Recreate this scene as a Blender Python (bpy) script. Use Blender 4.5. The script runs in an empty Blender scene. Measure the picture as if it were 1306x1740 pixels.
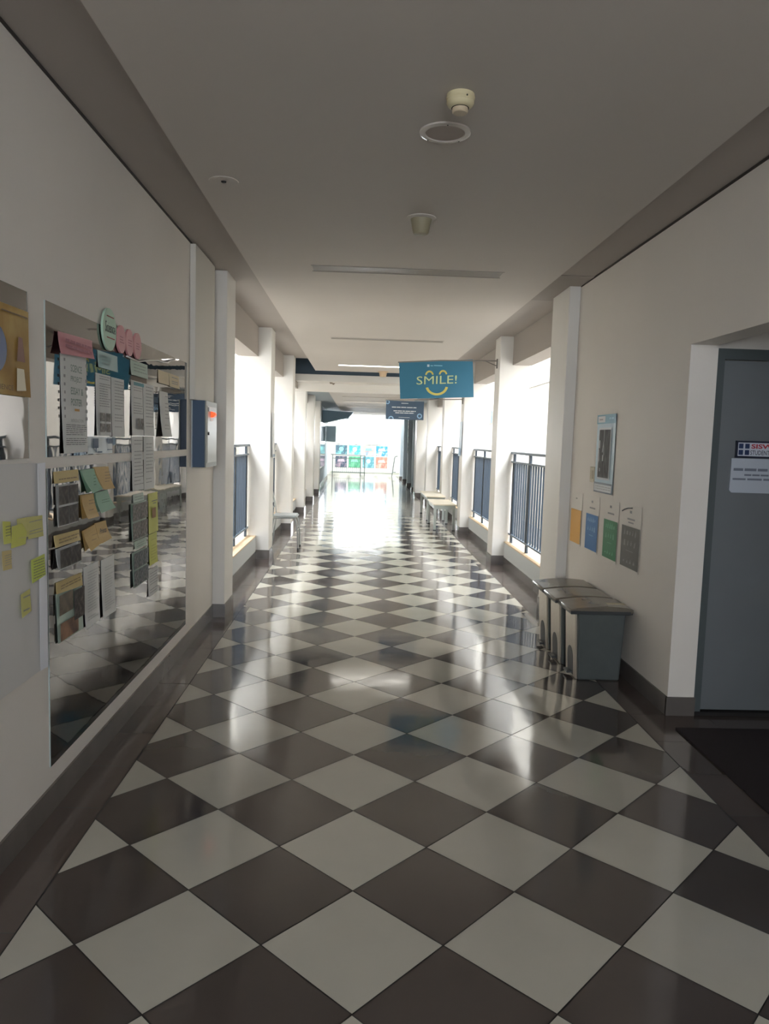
import bpy, bmesh, math, random
from mathutils import Vector, Matrix
random.seed(7)
C = bpy.context.scene.collection
scn = bpy.context.scene

# ---------------------------------------------------------------- camera
F, PITCH, YAW, ROLL = 1276.47, .095, .0362, .0302
CX, CY, CZ = -.0204, -2.1918, 1.5607
cam_d = bpy.data.cameras.new('camera'); cam = bpy.data.objects.new('camera', cam_d); C.objects.link(cam)
cam_d.sensor_fit = 'HORIZONTAL'; cam_d.sensor_width = 36; cam_d.lens = 36 * F / 1306
cam_d.clip_start = .05; cam_d.clip_end = 300
f0 = Vector((math.sin(YAW) * math.cos(PITCH), math.cos(YAW) * math.cos(PITCH), -math.sin(PITCH)))
r0 = Vector((math.cos(YAW), -math.sin(YAW), 0)); u0 = r0.cross(f0)
rr = math.cos(ROLL) * r0 + math.sin(ROLL) * u0
uu = -math.sin(ROLL) * r0 + math.cos(ROLL) * u0
M = Matrix((rr, uu, -f0)).transposed().to_4x4(); M.translation = (CX, CY, CZ)
cam.matrix_world = M
scn.camera = cam

# ---------------------------------------------------------------- light and exposure
scn.view_settings.view_transform = 'Standard'; scn.view_settings.look = 'None'
scn.view_settings.gamma = 1; scn.view_settings.use_curve_mapping = False
scn.view_settings.exposure = 2.12
SKY = 5.5
w = bpy.data.worlds.new('sky'); scn.world = w; w.use_nodes = True
bg = w.node_tree.nodes['Background']; bg.inputs[0].default_value = (.90, .95, 1, 1)
# bright overcast sky, brighter towards the hidden sun beyond the end window
nt = w.node_tree; g_ = nt.nodes.new('ShaderNodeTexCoord'); sx = nt.nodes.new('ShaderNodeSeparateXYZ'); nt.links.new(g_.outputs['Generated'], sx.inputs[0])
m1 = nt.nodes.new('ShaderNodeMath'); m1.operation = 'MAXIMUM'; m1.inputs[1].default_value = 0; nt.links.new(sx.outputs['Y'], m1.inputs[0])
m2 = nt.nodes.new('ShaderNodeMath'); m2.operation = 'POWER'; m2.inputs[1].default_value = 3; nt.links.new(m1.outputs[0], m2.inputs[0])
m3 = nt.nodes.new('ShaderNodeMath'); m3.operation = 'MULTIPLY_ADD'; m3.inputs[1].default_value = 5; m3.inputs[2].default_value = SKY; nt.links.new(m2.outputs[0], m3.inputs[0])
nt.links.new(m3.outputs[0], bg.inputs[1])
def portal(loc, rot, sx, sy):
    l = bpy.data.lights.new('daylight_portal', 'AREA'); l.shape = 'RECTANGLE'; l.size = sx; l.size_y = sy
    l.cycles.is_portal = True
    o = bpy.data.objects.new('daylight_portal', l); C.objects.link(o); o.location = loc; o.rotation_euler = rot

# ---------------------------------------------------------------- materials
def lin(c): return tuple(((v / 255) / 12.92 if v / 255 <= .04045 else ((v / 255 + .055) / 1.055) ** 2.4) for v in c)
MATS = {}
def mat(name, rgb, rough=.6, metal=0, spec=.5, emit=None, noise=None, bump=None, srgb=True, coat=0):
    if name in MATS: return MATS[name]
    m = bpy.data.materials.new(name); m.use_nodes = True; nt = m.node_tree; b = nt.nodes['Principled BSDF']
    col = lin(rgb) if srgb else rgb
    b.inputs['Base Color'].default_value = (*col, 1); b.inputs['Roughness'].default_value = rough
    b.inputs['Metallic'].default_value = metal; b.inputs['Specular IOR Level'].default_value = spec
    b.inputs['Coat Weight'].default_value = coat
    if emit:
        b.inputs['Emission Color'].default_value = (*lin(emit[0]), 1); b.inputs['Emission Strength'].default_value = emit[1]
    tc = nt.nodes.new('ShaderNodeTexCoord')
    if noise:   # (scale, amount)
        n = nt.nodes.new('ShaderNodeTexNoise'); n.inputs['Scale'].default_value = noise[0]; n.inputs['Detail'].default_value = 5
        nt.links.new(tc.outputs['Object'], n.inputs['Vector'])
        mr = nt.nodes.new('ShaderNodeMapRange'); mr.inputs[1].default_value = .3; mr.inputs[2].default_value = .7
        mr.inputs[3].default_value = 1 - noise[1]; mr.inputs[4].default_value = 1 + noise[1]
        nt.links.new(n.outputs['Fac'], mr.inputs[0])
        mx = nt.nodes.new('ShaderNodeVectorMath'); mx.operation = 'SCALE'; mx.inputs[0].default_value = col
        nt.links.new(mr.outputs[0], mx.inputs['Scale']); nt.links.new(mx.outputs[0], b.inputs['Base Color'])
    if bump:    # (scale, strength, distance)
        n2 = nt.nodes.new('ShaderNodeTexNoise'); n2.inputs['Scale'].default_value = bump[0]; n2.inputs['Detail'].default_value = 3
        nt.links.new(tc.outputs['Object'], n2.inputs['Vector'])
        bp = nt.nodes.new('ShaderNodeBump'); bp.inputs['Strength'].default_value = bump[1]; bp.inputs['Distance'].default_value = bump[2]
        nt.links.new(n2.outputs['Fac'], bp.inputs['Height']); nt.links.new(bp.outputs[0], b.inputs['Normal'])
    MATS[name] = m; return m
def photo_mat(name, cols, scale=14, rough=.65, sx=1.):
    """a printed photograph: blotches between a few inks"""
    if name in MATS: return MATS[name]
    m = bpy.data.materials.new(name); m.use_nodes = True; nt = m.node_tree; b = nt.nodes['Principled BSDF']
    b.inputs['Roughness'].default_value = rough
    tc = nt.nodes.new('ShaderNodeTexCoord'); mp = nt.nodes.new('ShaderNodeMapping'); mp.inputs['Scale'].default_value = (1, sx, 1)
    n = nt.nodes.new('ShaderNodeTexNoise'); n.inputs['Scale'].default_value = scale; n.inputs['Detail'].default_value = 4
    nt.links.new(tc.outputs['Object'], mp.inputs[0]); nt.links.new(mp.outputs[0], n.inputs['Vector'])
    cr = nt.nodes.new('ShaderNodeValToRGB'); el = cr.color_ramp.elements
    el[0].position = .32; el[0].color = (*lin(cols[0]), 1); el[1].position = .68; el[1].color = (*lin(cols[-1]), 1)
    for i, c in enumerate(cols[1:-1]):
        e = el.new(.32 + .36 * (i + 1) / (len(cols) - 1)); e.color = (*lin(c), 1)
    nt.links.new(n.outputs['Fac'], cr.inputs[0]); nt.links.new(cr.outputs[0], b.inputs['Base Color'])
    MATS[name] = m; return m

WALL = mat('wall_paint', (226, 220, 213), .55, noise=(1.3, .025), bump=(60, .12, .004))
PILLAR = mat('pillar_paint', (220, 217, 212), .5, noise=(2, .02))
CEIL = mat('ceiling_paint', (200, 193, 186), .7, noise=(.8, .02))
SOFFIT = mat('soffit_shaded_paint', (168, 160, 153), .7, noise=(.8, .03))  # darker than the ceiling panel: shade of the side strips put into the colour
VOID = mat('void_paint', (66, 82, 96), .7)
BASE = mat('baseboard_tile', (100, 95, 92), .22, noise=(6, .08))
PARAPET = mat('parapet_paint', (196, 200, 202), .6)
CAPSTONE = mat('capstone_tan', (214, 190, 158), .6, noise=(14, .06))
OUT = mat('outside_render_cream', (150, 144, 133), .8, noise=(.5, .03))
SLATE = mat('slate_glare_paint', (190, 200, 206), .75)  # slate lightened: glare from the end window is put into its colour
RAIL = mat('rail_blue_paint', (26, 44, 60), .5, noise=(5, .05))
RAILG = mat('rail_grey_paint', (96, 110, 122), .45)
DOORG = mat('door_grey_paint', (106, 111, 115), .45, noise=(3, .04))
FRAMEG = mat('door_frame_grey', (76, 84, 86), .45)
PAPER = mat('white_paper', (214, 215, 213), .6)
INK = mat('grey_ink', (150, 150, 151), .7)
INKD = mat('dark_ink', (92, 94, 98), .7)
YEL = mat('yellow_note', (204, 206, 96), .6)
YELW = mat('washed_yellow_note', (200, 196, 118), .6)
TAN = mat('tan_card', (206, 184, 122), .6)
ORG = mat('orange_card', (200, 166, 98), .6)
GRN = mat('green_card', (140, 180, 154), .6)
PALEG = mat('pale_green_card', (186, 204, 190), .6)
PINK = mat('pink_card', (206, 140, 148), .5)
TEAL = mat('teal_card', (138, 176, 178), .25)
STEEL = mat('brushed_steel', (190, 182, 170), .28, metal=1, bump=(30, .25, .01))
GALV = mat('galvanised_metal', (170, 176, 178), .35, metal=.8)
PLAST = mat('dark_grey_plastic', (78, 84, 84), .42, noise=(9, .08))
PLASTD = mat('black_grey_plastic', (52, 56, 58), .4)
LIDM = mat('lid_plastic', (112, 105, 95), .22, noise=(7, .12))
IVORY = mat('ivory_plastic', (206, 196, 160), .45)
WHITEP = mat('white_plastic', (224, 220, 212), .4)
GRILL = mat('speaker_mesh', (168, 156, 148), .6)
DARK = mat('dark_hole', (24, 22, 22), .8)

def floor_mat(name, rgb, rough, vary):
    m = bpy.data.materials.new(name); m.use_nodes = True; nt = m.node_tree; b = nt.nodes['Principled BSDF']
    col = lin(rgb); b.inputs['Roughness'].default_value = rough; b.inputs['Specular IOR Level'].default_value = .75
    at = nt.nodes.new('ShaderNodeAttribute'); at.attribute_name = 'tone'
    tc = nt.nodes.new('ShaderNodeTexCoord')
    n = nt.nodes.new('ShaderNodeTexNoise'); n.inputs['Scale'].default_value = 5; n.inputs['Detail'].default_value = 6
    nt.links.new(tc.outputs['Object'], n.inputs['Vector'])
    a = nt.nodes.new('ShaderNodeMath'); a.operation = 'MULTIPLY_ADD'; a.inputs[1].default_value = vary; a.inputs[2].default_value = 1 - vary * .5
    nt.links.new(at.outputs['Fac'], a.inputs[0])
    a2 = nt.nodes.new('ShaderNodeMath'); a2.operation = 'MULTIPLY_ADD'; a2.inputs[1].default_value = .14
    nt.links.new(n.outputs['Fac'], a2.inputs[0]); nt.links.new(a.outputs[0], a2.inputs[2])
    v = nt.nodes.new('ShaderNodeVectorMath'); v.operation = 'SCALE'; v.inputs[0].default_value = col
    nt.links.new(a2.outputs[0], v.inputs['Scale']); nt.links.new(v.outputs[0], b.inputs['Base Color'])
    n3 = nt.nodes.new('ShaderNodeTexNoise'); n3.inputs['Scale'].default_value = 2.6; n3.inputs['Detail'].default_value = 1.5
    nt.links.new(tc.outputs['Object'], n3.inputs['Vector'])
    bp = nt.nodes.new('ShaderNodeBump'); bp.inputs['Strength'].default_value = .35; bp.inputs['Distance'].default_value = .004
    nt.links.new(n3.outputs['Fac'], bp.inputs['Height']); nt.links.new(bp.outputs[0], b.inputs['Normal'])
    # worn patches are a little duller
    mr = nt.nodes.new('ShaderNodeMapRange'); mr.inputs[1].default_value = .35; mr.inputs[2].default_value = .75
    mr.inputs[3].default_value = rough * .8; mr.inputs[4].default_value = rough * 1.6
    nt.links.new(n.outputs['Fac'], mr.inputs[0]); nt.links.new(mr.outputs[0], b.inputs['Roughness'])
    return m

# ---------------------------------------------------------------- mesh helpers
class MB:
    def __init__(s): s.bm = bmesh.new()
    def box(s, x0, x1, y0, y1, z0, z1, top=None):
        """top=(dx0,dx1,dy0,dy1) offsets the upper corners"""
        t = top or (0, 0, 0, 0)
        c = [(x0, y0, z0), (x1, y0, z0), (x1, y1, z0), (x0, y1, z0),
             (x0 + t[0], y0 + t[2], z1), (x1 + t[1], y0 + t[2], z1), (x1 + t[1], y1 + t[3], z1), (x0 + t[0], y1 + t[3], z1)]
        v = [s.bm.verts.new(p) for p in c]
        for f in ((0, 3, 2, 1), (4, 5, 6, 7), (0, 1, 5, 4), (1, 2, 6, 5), (2, 3, 7, 6), (3, 0, 4, 7)):
            s.bm.faces.new([v[i] for i in f])
        return s
    def prism(s, pts, axis, a, b):
        """extrude the 2-D outline along an axis"""
        def P(p, t): return {'x': (t, p[0], p[1]), 'y': (p[0], t, p[1]), 'z': (p[0], p[1], t)}[axis]
        A = [s.bm.verts.new(P(p, a)) for p in pts]; B = [s.bm.verts.new(P(p, b)) for p in pts]
        n = len(pts); s.bm.faces.new(A[::-1]); s.bm.faces.new(B)
        for i in range(n): s.bm.faces.new((A[i], A[(i + 1) % n], B[(i + 1) % n], B[i]))
        return s
    def tube(s, pts, r, n=10, cap=True):
        pts = [Vector(p) for p in pts]; rings = []
        up = Vector((0, 0, 1))
        for i, p in enumerate(pts):
            d = (pts[min(i + 1, len(pts) - 1)] - pts[max(i - 1, 0)]).normalized()
            a = d.cross(up)
            if a.length < .1: a = d.cross(Vector((0, 1, 0)))
            a.normalize(); b = d.cross(a).normalized()
            rings.append([s.bm.verts.new(p + r * (math.cos(2 * math.pi * k / n) * a + math.sin(2 * math.pi * k / n) * b)) for k in range(n)])
        for i in range(len(rings) - 1):
            for k in range(n):
                s.bm.faces.new((rings[i][k], rings[i][(k + 1) % n], rings[i + 1][(k + 1) % n], rings[i + 1][k]))
        if cap: s.bm.faces.new(rings[0][::-1]); s.bm.faces.new(rings[-1])
        return s
    def lathe(s, prof, c, n=36):
        """prof: list of (radius, z); around a vertical axis at c"""
        rings = []
        for r, z in prof:
            rings.append([s.bm.verts.new((c[0] + max(r, .0003) * math.cos(2 * math.pi * k / n), c[1] + max(r, .0003) * math.sin(2 * math.pi * k / n), c[2] + z)) for k in range(n)])
        for i in range(len(rings) - 1):
            for k in range(n): s.bm.faces.new((rings[i][k], rings[i][(k + 1) % n], rings[i + 1][(k + 1) % n], rings[i + 1][k]))
        s.bm.faces.new(rings[0][::-1]); s.bm.faces.new(rings[-1])
        return s
    def face(s, pts): s.bm.faces.new([s.bm.verts.new(p) for p in pts]); return s
    def build(s, name, m, parent=None, bevel=0, smooth=False, loc=None):
        bmesh.ops.recalc_face_normals(s.bm, faces=s.bm.faces)
        me = bpy.data.meshes.new(name)
        if loc is not None: bmesh.ops.translate(s.bm, verts=s.bm.verts, vec=-Vector(loc))
        s.bm.to_mesh(me); s.bm.free()
        for mm in (m if isinstance(m, (list, tuple)) else [m]): me.materials.append(mm)
        o = bpy.data.objects.new(name, me); C.objects.link(o)
        if loc is not None: o.location = loc
        if parent is not None: attach(o, parent)
        if bevel:
            bv = o.modifiers.new('bevel', 'BEVEL'); bv.width = bevel; bv.segments = 2; bv.limit_method = 'ANGLE'
        if smooth:
            for p in me.polygons: p.use_smooth = True
            try: me.set_sharp_from_angle(angle=math.radians(35))
            except Exception: pass
        return o
def world_loc(o):
    v = Vector(o.location)
    while o.parent: o = o.parent; v += Vector(o.location)
    return v
def attach(o, parent):
    o.parent = parent; o.location = Vector(o.location) - world_loc(parent)
def tag(o, label=None, cat=None, group=None, kind=None):
    if label: o['label'] = label
    if cat: o['category'] = cat
    if group: o['group'] = group
    if kind: o['kind'] = kind
    return o
def empty(name, loc, label, cat, group=None):
    o = bpy.data.objects.new(name, None); C.objects.link(o); o.location = loc; o.empty_display_size = .1
    return tag(o, label, cat, group)
def struct(o): return tag(o, kind='structure')
def copy_tree(o, loc, label, group=None):
    r = o.copy(); C.objects.link(r); r.location = loc; r['label'] = label
    if group: r['group'] = group
    for ch in list(o.children):
        c = ch.copy(); C.objects.link(c); c.parent = r
        for g in list(ch.children):
            d = g.copy(); C.objects.link(d); d.parent = c
    return r

# the wall frames: a point (u along the wall, z, distance off the wall)
WL, WR, DOORY = -1.248, 1.83, 2.06
def FR(side):
    if side == 'L': return lambda u, z, d=0: (WL + d, u, z)
    if side == 'R': return lambda u, z, d=0: (WR - d, u, z)
    if side == 'D': return lambda u, z, d=0: (u, DOORY - d, z)
    if side == 'E': return lambda u, z, d=0: (u, 31.0 - d, z)
    if side[0] == 'y': y = float(side[1:]); return lambda u, z, d=0: (u, y - d, z)
    if side[0] == 'x': x = float(side[1:]); return lambda u, z, d=0: (x + d, u, z)
    if side[0] == 'X': x = float(side[1:]); return lambda u, z, d=0: (x - d, u, z)
def sheet(name, side, quad, off, m, parent=None, curl=0., nu=6, thick=.0008, bow=0.):
    """a sheet of paper with corners quad = TL, TR, BR, BL in (u, z); curl lifts its lower/side edges, bow waves it"""
    fr = FR(side); mb = MB(); nv = 6
    (a, b, c, d) = quad; g = []; h = []
    ph = random.random() * 6
    for j in range(nv + 1):
        t = j / nv; row = []; row2 = []
        for i in range(nu + 1):
            s = i / nu
            u = (a[0] * (1 - s) + b[0] * s) * (1 - t) + (d[0] * (1 - s) + c[0] * s) * t
            z = (a[1] * (1 - s) + b[1] * s) * (1 - t) + (d[1] * (1 - s) + c[1] * s) * t
            o = off + curl * t * t + bow * (.5 + .5 * math.sin(ph + 5 * s + 3 * t)) * (.2 + t) 
            row.append(mb.bm.verts.new(fr(u, z, o))); row2.append(mb.bm.verts.new(fr(u, z, o - thick)))
        g.append(row); h.append(row2)
    for j in range(nv):
        for i in range(nu):
            mb.bm.faces.new((g[j][i], g[j][i + 1], g[j + 1][i + 1], g[j + 1][i]))
            mb.bm.faces.new((h[j][i], h[j + 1][i], h[j + 1][i + 1], h[j][i + 1]))
    for i in range(nu):
        mb.bm.faces.new((g[0][i], h[0][i], h[0][i + 1], g[0][i + 1])); mb.bm.faces.new((g[nv][i], g[nv][i + 1], h[nv][i + 1], h[nv][i]))
    for j in range(nv):
        mb.bm.faces.new((g[j][0], g[j + 1][0], h[j + 1][0], h[j][0])); mb.bm.faces.new((g[j][nu], h[j][nu], h[j + 1][nu], g[j + 1][nu]))
    fx = [fr(*p, off) for p in quad]; ctr = tuple(sum(p[k] for p in fx) / 4 for k in range(3))
    return mb.build(name, m, parent, loc=ctr)
def rect(u0, u1, z0, z1): return ((u0, z1), (u1, z1), (u1, z0), (u0, z0))
def ink(name, side, rects, off, m, parent):
    """printed marks, each a rectangle (u0,u1,z0,z1) or a quad of 4 (u,z)"""
    fr = FR(side); mb = MB()
    for r in rects:
        q = rect(*r) if not isinstance(r[0], (tuple, list)) else r
        mb.face([fr(u, z, off) for u, z in q])
    return mb.build(name, m, parent)
def lines(u0, u1, z0, z1, n, h=.4, ragged=.25, seed=1):
    rn = random.Random(seed); out = []; p = (z1 - z0) / n
    for i in range(n):
        z = z1 - (i + .5) * p
        e = u1 - (u1 - u0) * rn.random() * ragged
        if rn.random() < .12: continue
        x = u0
        while x < e:
            l = (u1 - u0) * (.08 + .16 * rn.random()); out.append((x, min(x + l, e), z - p * h / 2, z + p * h / 2)); x += l + (u1 - u0) * .025
    return out
def text(name, s, side, u0, u1, z0, z1, off, m, parent, flip=False, bold=0., extrude=0.):
    """lettering fitted to a box on a wall frame"""
    cu = bpy.data.curves.new('t', 'FONT'); cu.body = s; cu.resolution_u = 3; cu.offset = bold; cu.fill_mode = 'FRONT' if not extrude else 'BOTH'
    cu.extrude = extrude
    to = bpy.data.objects.new('t', cu); C.objects.link(to)
    dg = bpy.context.evaluated_depsgraph_get(); me = bpy.data.meshes.new_from_object(to.evaluated_get(dg))
    bpy.data.objects.remove(to); bpy.data.curves.remove(cu)
    xs = [v.co.x for v in me.vertices]; ys = [v.co.y for v in me.vertices]
    ax, bx, ay, by = min(xs), max(xs), min(ys), max(ys); fr = FR(side)
    for v in me.vertices:
        s_ = (v.co.x - ax) / (bx - ax); t = (v.co.y - ay) / (by - ay)
        if flip: s_ = 1 - s_
        v.co = Vector(fr(u0 + (u1 - u0) * s_, z0 + (z1 - z0) * t, off + (v.co.z if extrude else 0)))
    me.materials.append(m); o = bpy.data.objects.new(name, me); C.objects.link(o)
    if parent is not None: attach(o, parent)
    return o

# ================================================================ THE SETTING
Y0, YE = -6.0, 31.0
# ---- floor: diagonal checkerboard, every tile its own polygon
TH = .0045; H = .28285; ct, st = math.cos(TH), math.sin(TH)
WT = floor_mat('floor_tile_white', (180, 177, 166), .085, .16)
DT = floor_mat('floor_tile_dark', (75, 68, 65), .085, .3)
BT = floor_mat('floor_tile_border', (80, 70, 66), .12, .25)
GR = mat('floor_grout', (34, 31, 30), .7)
def clip(poly, x0, x1, y0, y1):
    for ax, lim, sg in ((0, x0, 1), (0, x1, -1), (1, y0, 1), (1, y1, -1)):
        out = []
        for i in range(len(poly)):
            a, b = poly[i], poly[(i + 1) % len(poly)]
            ia, ib = (a[ax] - lim) * sg >= 0, (b[ax] - lim) * sg >= 0
            if ia: out.append(a)
            if ia != ib:
                t = (lim - a[ax]) / (b[ax] - a[ax]); out.append((a[0] + t * (b[0] - a[0]), a[1] + t * (b[1] - a[1])))
        poly = out
        if not poly: return []
    return poly
PIL_L = [(4.22, 4.64), (7.40, 7.80), (10.50, 10.90), (13.53, 13.93), (16.50, 16.90), (19.30, 19.80)]
PIL_R = [(4.30, 4.86), (7.43, 7.78), (10.60, 10.96), (13.60, 13.96), (16.60, 16.96), (18.90, 19.60)]
bm = bmesh.new(); tone = bm.faces.layers.float.new('tone'); 
def addf(poly, mi, tilt=True):
    ar = sum(poly[i][0] * poly[(i + 1) % len(poly)][1] - poly[(i + 1) % len(poly)][0] * poly[i][1] for i in range(len(poly))) / 2
    if abs(ar) < 4e-4: return
    if ar < 0: poly = poly[::-1]
    cx = sum(p[0] for p in poly) / len(poly); cy = sum(p[1] for p in poly) / len(poly)
    tx, ty = (random.gauss(0, .0007), random.gauss(0, .0007)) if tilt else (0, 0)
    f = bm.faces.new([bm.verts.new((x, y, (x - cx) * tx + (y - cy) * ty)) for x, y in poly])
    f.material_index = mi; f[tone] = random.random()
segs = []; y = Y0
for a, b in [(4.25, 4.65), (7.1, 7.4)]: segs += [(y, a, -1.045, 1.605), (a, b, -.985, 1.53)]; y = b
segs.append((y, YE, -1.045, 1.60))
g = .0022
for j in range(-16, 112):
    for i in range(-6, 9):
        if (i + j) % 2 : continue
        # tile centred on (i, j) with corners one half-diagonal away
        e = H - g * 1.414
        tri = [(i * H + dx * e, j * H + dy * e) for dx, dy in ((-1, 0), (0, -1), (1, 0), (0, 1))]
        tri = [(x * ct - y_ * st, x * st + y_ * ct) for x, y_ in tri]
        for a, b, xl, xr in segs:
            p = clip(tri, xl, xr, a, b)
            if len(p) > 2: addf(p, 0 if j % 2 == 0 else 1)
y = .446 - .4 * 16
while y < YE:
    for xa, xb in ((-1.75, -1.049), (1.609, 3.4)):
        if xa > 0 and y > 2.4: xb = 2.3
        n = 1 if xb < 2.35 else 4
        for k in range(n):
            p, q = xa + (xb - xa) * k / n, xa + (xb - xa) * (k + 1) / n
            addf([(p + .001, y + .0015), (q - .001, y + .0015), (q - .001, min(y + .3985, YE)), (p + .001, min(y + .3985, YE))], 2)
    y += .4
for ya, yb in ((4.25, 4.65), (7.1, 7.4)):      # the border widens beside the first pillars
    addf([(-1.0485, ya), (-.9865, ya), (-.9865, yb), (-1.0485, yb)], 2, False); addf([(1.5315, ya), (1.6085, ya), (1.6085, yb), (1.5315, yb)], 2, False)
me = bpy.data.meshes.new('floor'); 
for z in (0,):
    v = [bm.verts.new(p) for p in ((-1.75, Y0, -.0012), (3.4, Y0, -.0012), (3.4, YE + .2, -.0012), (-1.75, YE + .2, -.0012))]
    f = bm.faces.new(v); f.material_index = 3
    # the slab under the tiles
    b_ = [bm.verts.new(p) for p in ((-1.75, Y0, -.2), (3.4, Y0, -.2), (3.4, YE + .2, -.2), (-1.75, YE + .2, -.2))]
    bm.faces.new(b_[::-1]).material_index = 3
    for k in range(4): bm.faces.new((v[k], b_[k], b_[(k + 1) % 4], v[(k + 1) % 4])).material_index = 3
bm.to_mesh(me); bm.free()
for m in (WT, DT, BT, GR): me.materials.append(m)
fl = bpy.data.objects.new('floor', me); C.objects.link(fl); struct(fl)

# ---- walls near the camera
wl = MB().box(WL - .25, WL, Y0, 4.22, 0, 2.92).build('wall_left', WALL); struct(wl)
wr = MB().box(WR, WR + .12, 2.11, 4.32, 0, 3.0)
wr.box(WR + .06, 3.2, 2.10, 2.25, 0, 3.0)                                   # wall that holds the door
wr.box(WR, 1.985, Y0, 2.11, 2.15, 3.0)                                # lintel over the alcove
wr.box(WR, 2.0, Y0, -1.6, 0, 2.15)                                    # wall beside the camera
wr.box(WR, 1.988, 2.045, 2.11, 0, 2.15)                               # return beside the door
wr.box(3.2, 3.35, Y0, 2.25, 0, 3.0)
wr = wr.build('wall_right', WALL); struct(wr)
struct(MB().box(-1.6, -.9, Y0 - .2, Y0, 0, 3.1).box(1.6, 3.4, Y0 - .2, Y0, 0, 3.1).box(-.9, 1.6, Y0 - .2, Y0, 0, 1.5).box(-.9, 1.6, Y0 - .2, Y0, 2.7, 3.1).build('wall_back', WALL))
# ---- ceilings
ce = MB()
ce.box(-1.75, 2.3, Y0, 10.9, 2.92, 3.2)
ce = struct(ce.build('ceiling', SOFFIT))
struct(MB().box(-.90, 1.49, Y0, 12.5, 2.86, 2.915).build('ceiling_panel_front', CEIL))
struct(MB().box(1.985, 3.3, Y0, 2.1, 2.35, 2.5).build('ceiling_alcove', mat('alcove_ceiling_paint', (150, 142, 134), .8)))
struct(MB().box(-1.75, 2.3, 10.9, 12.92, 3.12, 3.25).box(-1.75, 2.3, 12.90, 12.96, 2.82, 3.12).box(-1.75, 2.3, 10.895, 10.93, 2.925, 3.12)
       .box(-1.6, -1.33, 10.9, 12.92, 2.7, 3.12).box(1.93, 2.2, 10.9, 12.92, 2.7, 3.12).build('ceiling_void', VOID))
struct(MB().box(-1.75, 2.3, 12.88, 13.47, 2.69, 2.82).box(-1.75, 2.3, 13.45, 13.60, 2.52, 2.82).build('trim_1', mat('beam_paint', (222, 218, 212), .6)))
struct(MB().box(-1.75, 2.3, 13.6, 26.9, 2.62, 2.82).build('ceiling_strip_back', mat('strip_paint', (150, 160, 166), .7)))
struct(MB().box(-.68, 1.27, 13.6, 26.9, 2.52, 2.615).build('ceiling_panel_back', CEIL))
# flat darker sheet: shade of a recess around the first right pillar, as colour
struct(MB().box(1.50, 1.83, 3.92, 4.98, 2.914, 2.919).build('trim_2', mat('recess_shade', (158, 150, 143), .8)))

# thin dark strips paint the shadow line where the walls meet the ceiling strips
struct(MB().box(WL, WL + .004, Y0, 4.2, 2.905, 2.9195).box(WR - .004, WR, Y0, 4.28, 2.905, 2.9195).build('trim_13', mat('gap_shade', (60, 54, 50), .8)))
# ---- end wall with its window
ew = MB(); wx0, wx1, wz0, wz1 = -1.02, 1.18, 1.34, 2.46
ew.box(-4.6, wx0, YE, YE + .2, 0, 3.9).box(wx1, 5.2, YE, YE + .2, 0, 3.9).box(wx0, wx1, YE, YE + .2, 0, wz0).box(wx0, wx1, YE, YE + .2, wz1, 3.9)
struct(ew.build('wall_end', mat('end_wall_paint', (206, 209, 197), .6)))
wf = MB()
for a in ((wx0, wx0 + .03, wz0, wz1), (wx1 - .03, wx1, wz0, wz1), (wx0, wx1, wz0, wz0 + .03), (wx0, wx1, wz1 - .03, wz1)):
    wf.box(a[0], a[1], YE - .01, YE + .05, a[2], a[3])
wf = struct(wf.build('window_1', GALV))
gl = bpy.data.materials.new('window_glass'); gl.use_nodes = True; nt = gl.node_tree
for n in list(nt.nodes): nt.nodes.remove(n)
o_ = nt.nodes.new('ShaderNodeOutputMaterial'); tr = nt.nodes.new('ShaderNodeBsdfTransparent'); gs = nt.nodes.new('ShaderNodeBsdfGlossy'); gs.inputs['Roughness'].default_value = .02
mx = nt.nodes.new('ShaderNodeMixShader'); fn = nt.nodes.new('ShaderNodeFresnel'); fn.inputs[0].default_value = 1.3
nt.links.new(fn.outputs[0], mx.inputs[0]); nt.links.new(tr.outputs[0], mx.inputs[1]); nt.links.new(gs.outputs[0], mx.inputs[2]); nt.links.new(mx.outputs[0], o_.inputs[0])
MB().box(wx0 + .03, wx1 - .03, YE + .015, YE + .02, wz0 + .03, wz1 - .03).build('glass', gl, wf)
bwf = struct(MB().box(-.9, -.86, Y0 - .1, Y0 - .05, 1.4, 2.7).box(1.56, 1.6, Y0 - .1, Y0 - .05, 1.4, 2.7).box(-.9, 1.6, Y0 - .1, Y0 - .05, 1.4, 1.44).box(-.9, 1.6, Y0 - .1, Y0 - .05, 2.66, 2.7).build('window_2', GALV))
MB().box(-.86, 1.56, Y0 - .08, Y0 - .075, 1.44, 2.66).build('glass', gl, bwf)

# ---- far side walls (slate painted storefront part)
fw = MB().box(-1.6, -1.27, 19.8, 27.9, 0, 2.62)
struct(fw.build('wall_left_far', SLATE))
fr_ = MB().box(1.80, 2.2, 19.6, 28.6, 0, 2.62)
for ya in (21.3, 23.6, 26.2, 28.3): fr_.box(1.66, 1.81, ya, ya + .35, 0, 2.62)
struct(fr_.build('wall_right_far', SLATE))
PBASE = MB()
struct(MB().box(-1.27, -1.255, 19.8, 27.9, 0, .11).build('baseboard_left_far', BASE))
bb = MB()
for ya in (21.3, 23.6, 26.2, 28.3): bb.box(1.648, 1.80, ya - .012, ya + .362, 0, .12)
struct(bb.build('baseboard_right_far', BASE))
struct(MB().box(WL - .01, WL + .010, Y0, 4.215, 0, .11).build('baseboard_left', BASE))
struct(MB().box(WR - .010, WR + .01, 2.035, 4.295, 0, .11).box(WR - .010, 1.992, 2.033, 2.05, 0, .11).build('baseboard_right', BASE))

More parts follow.
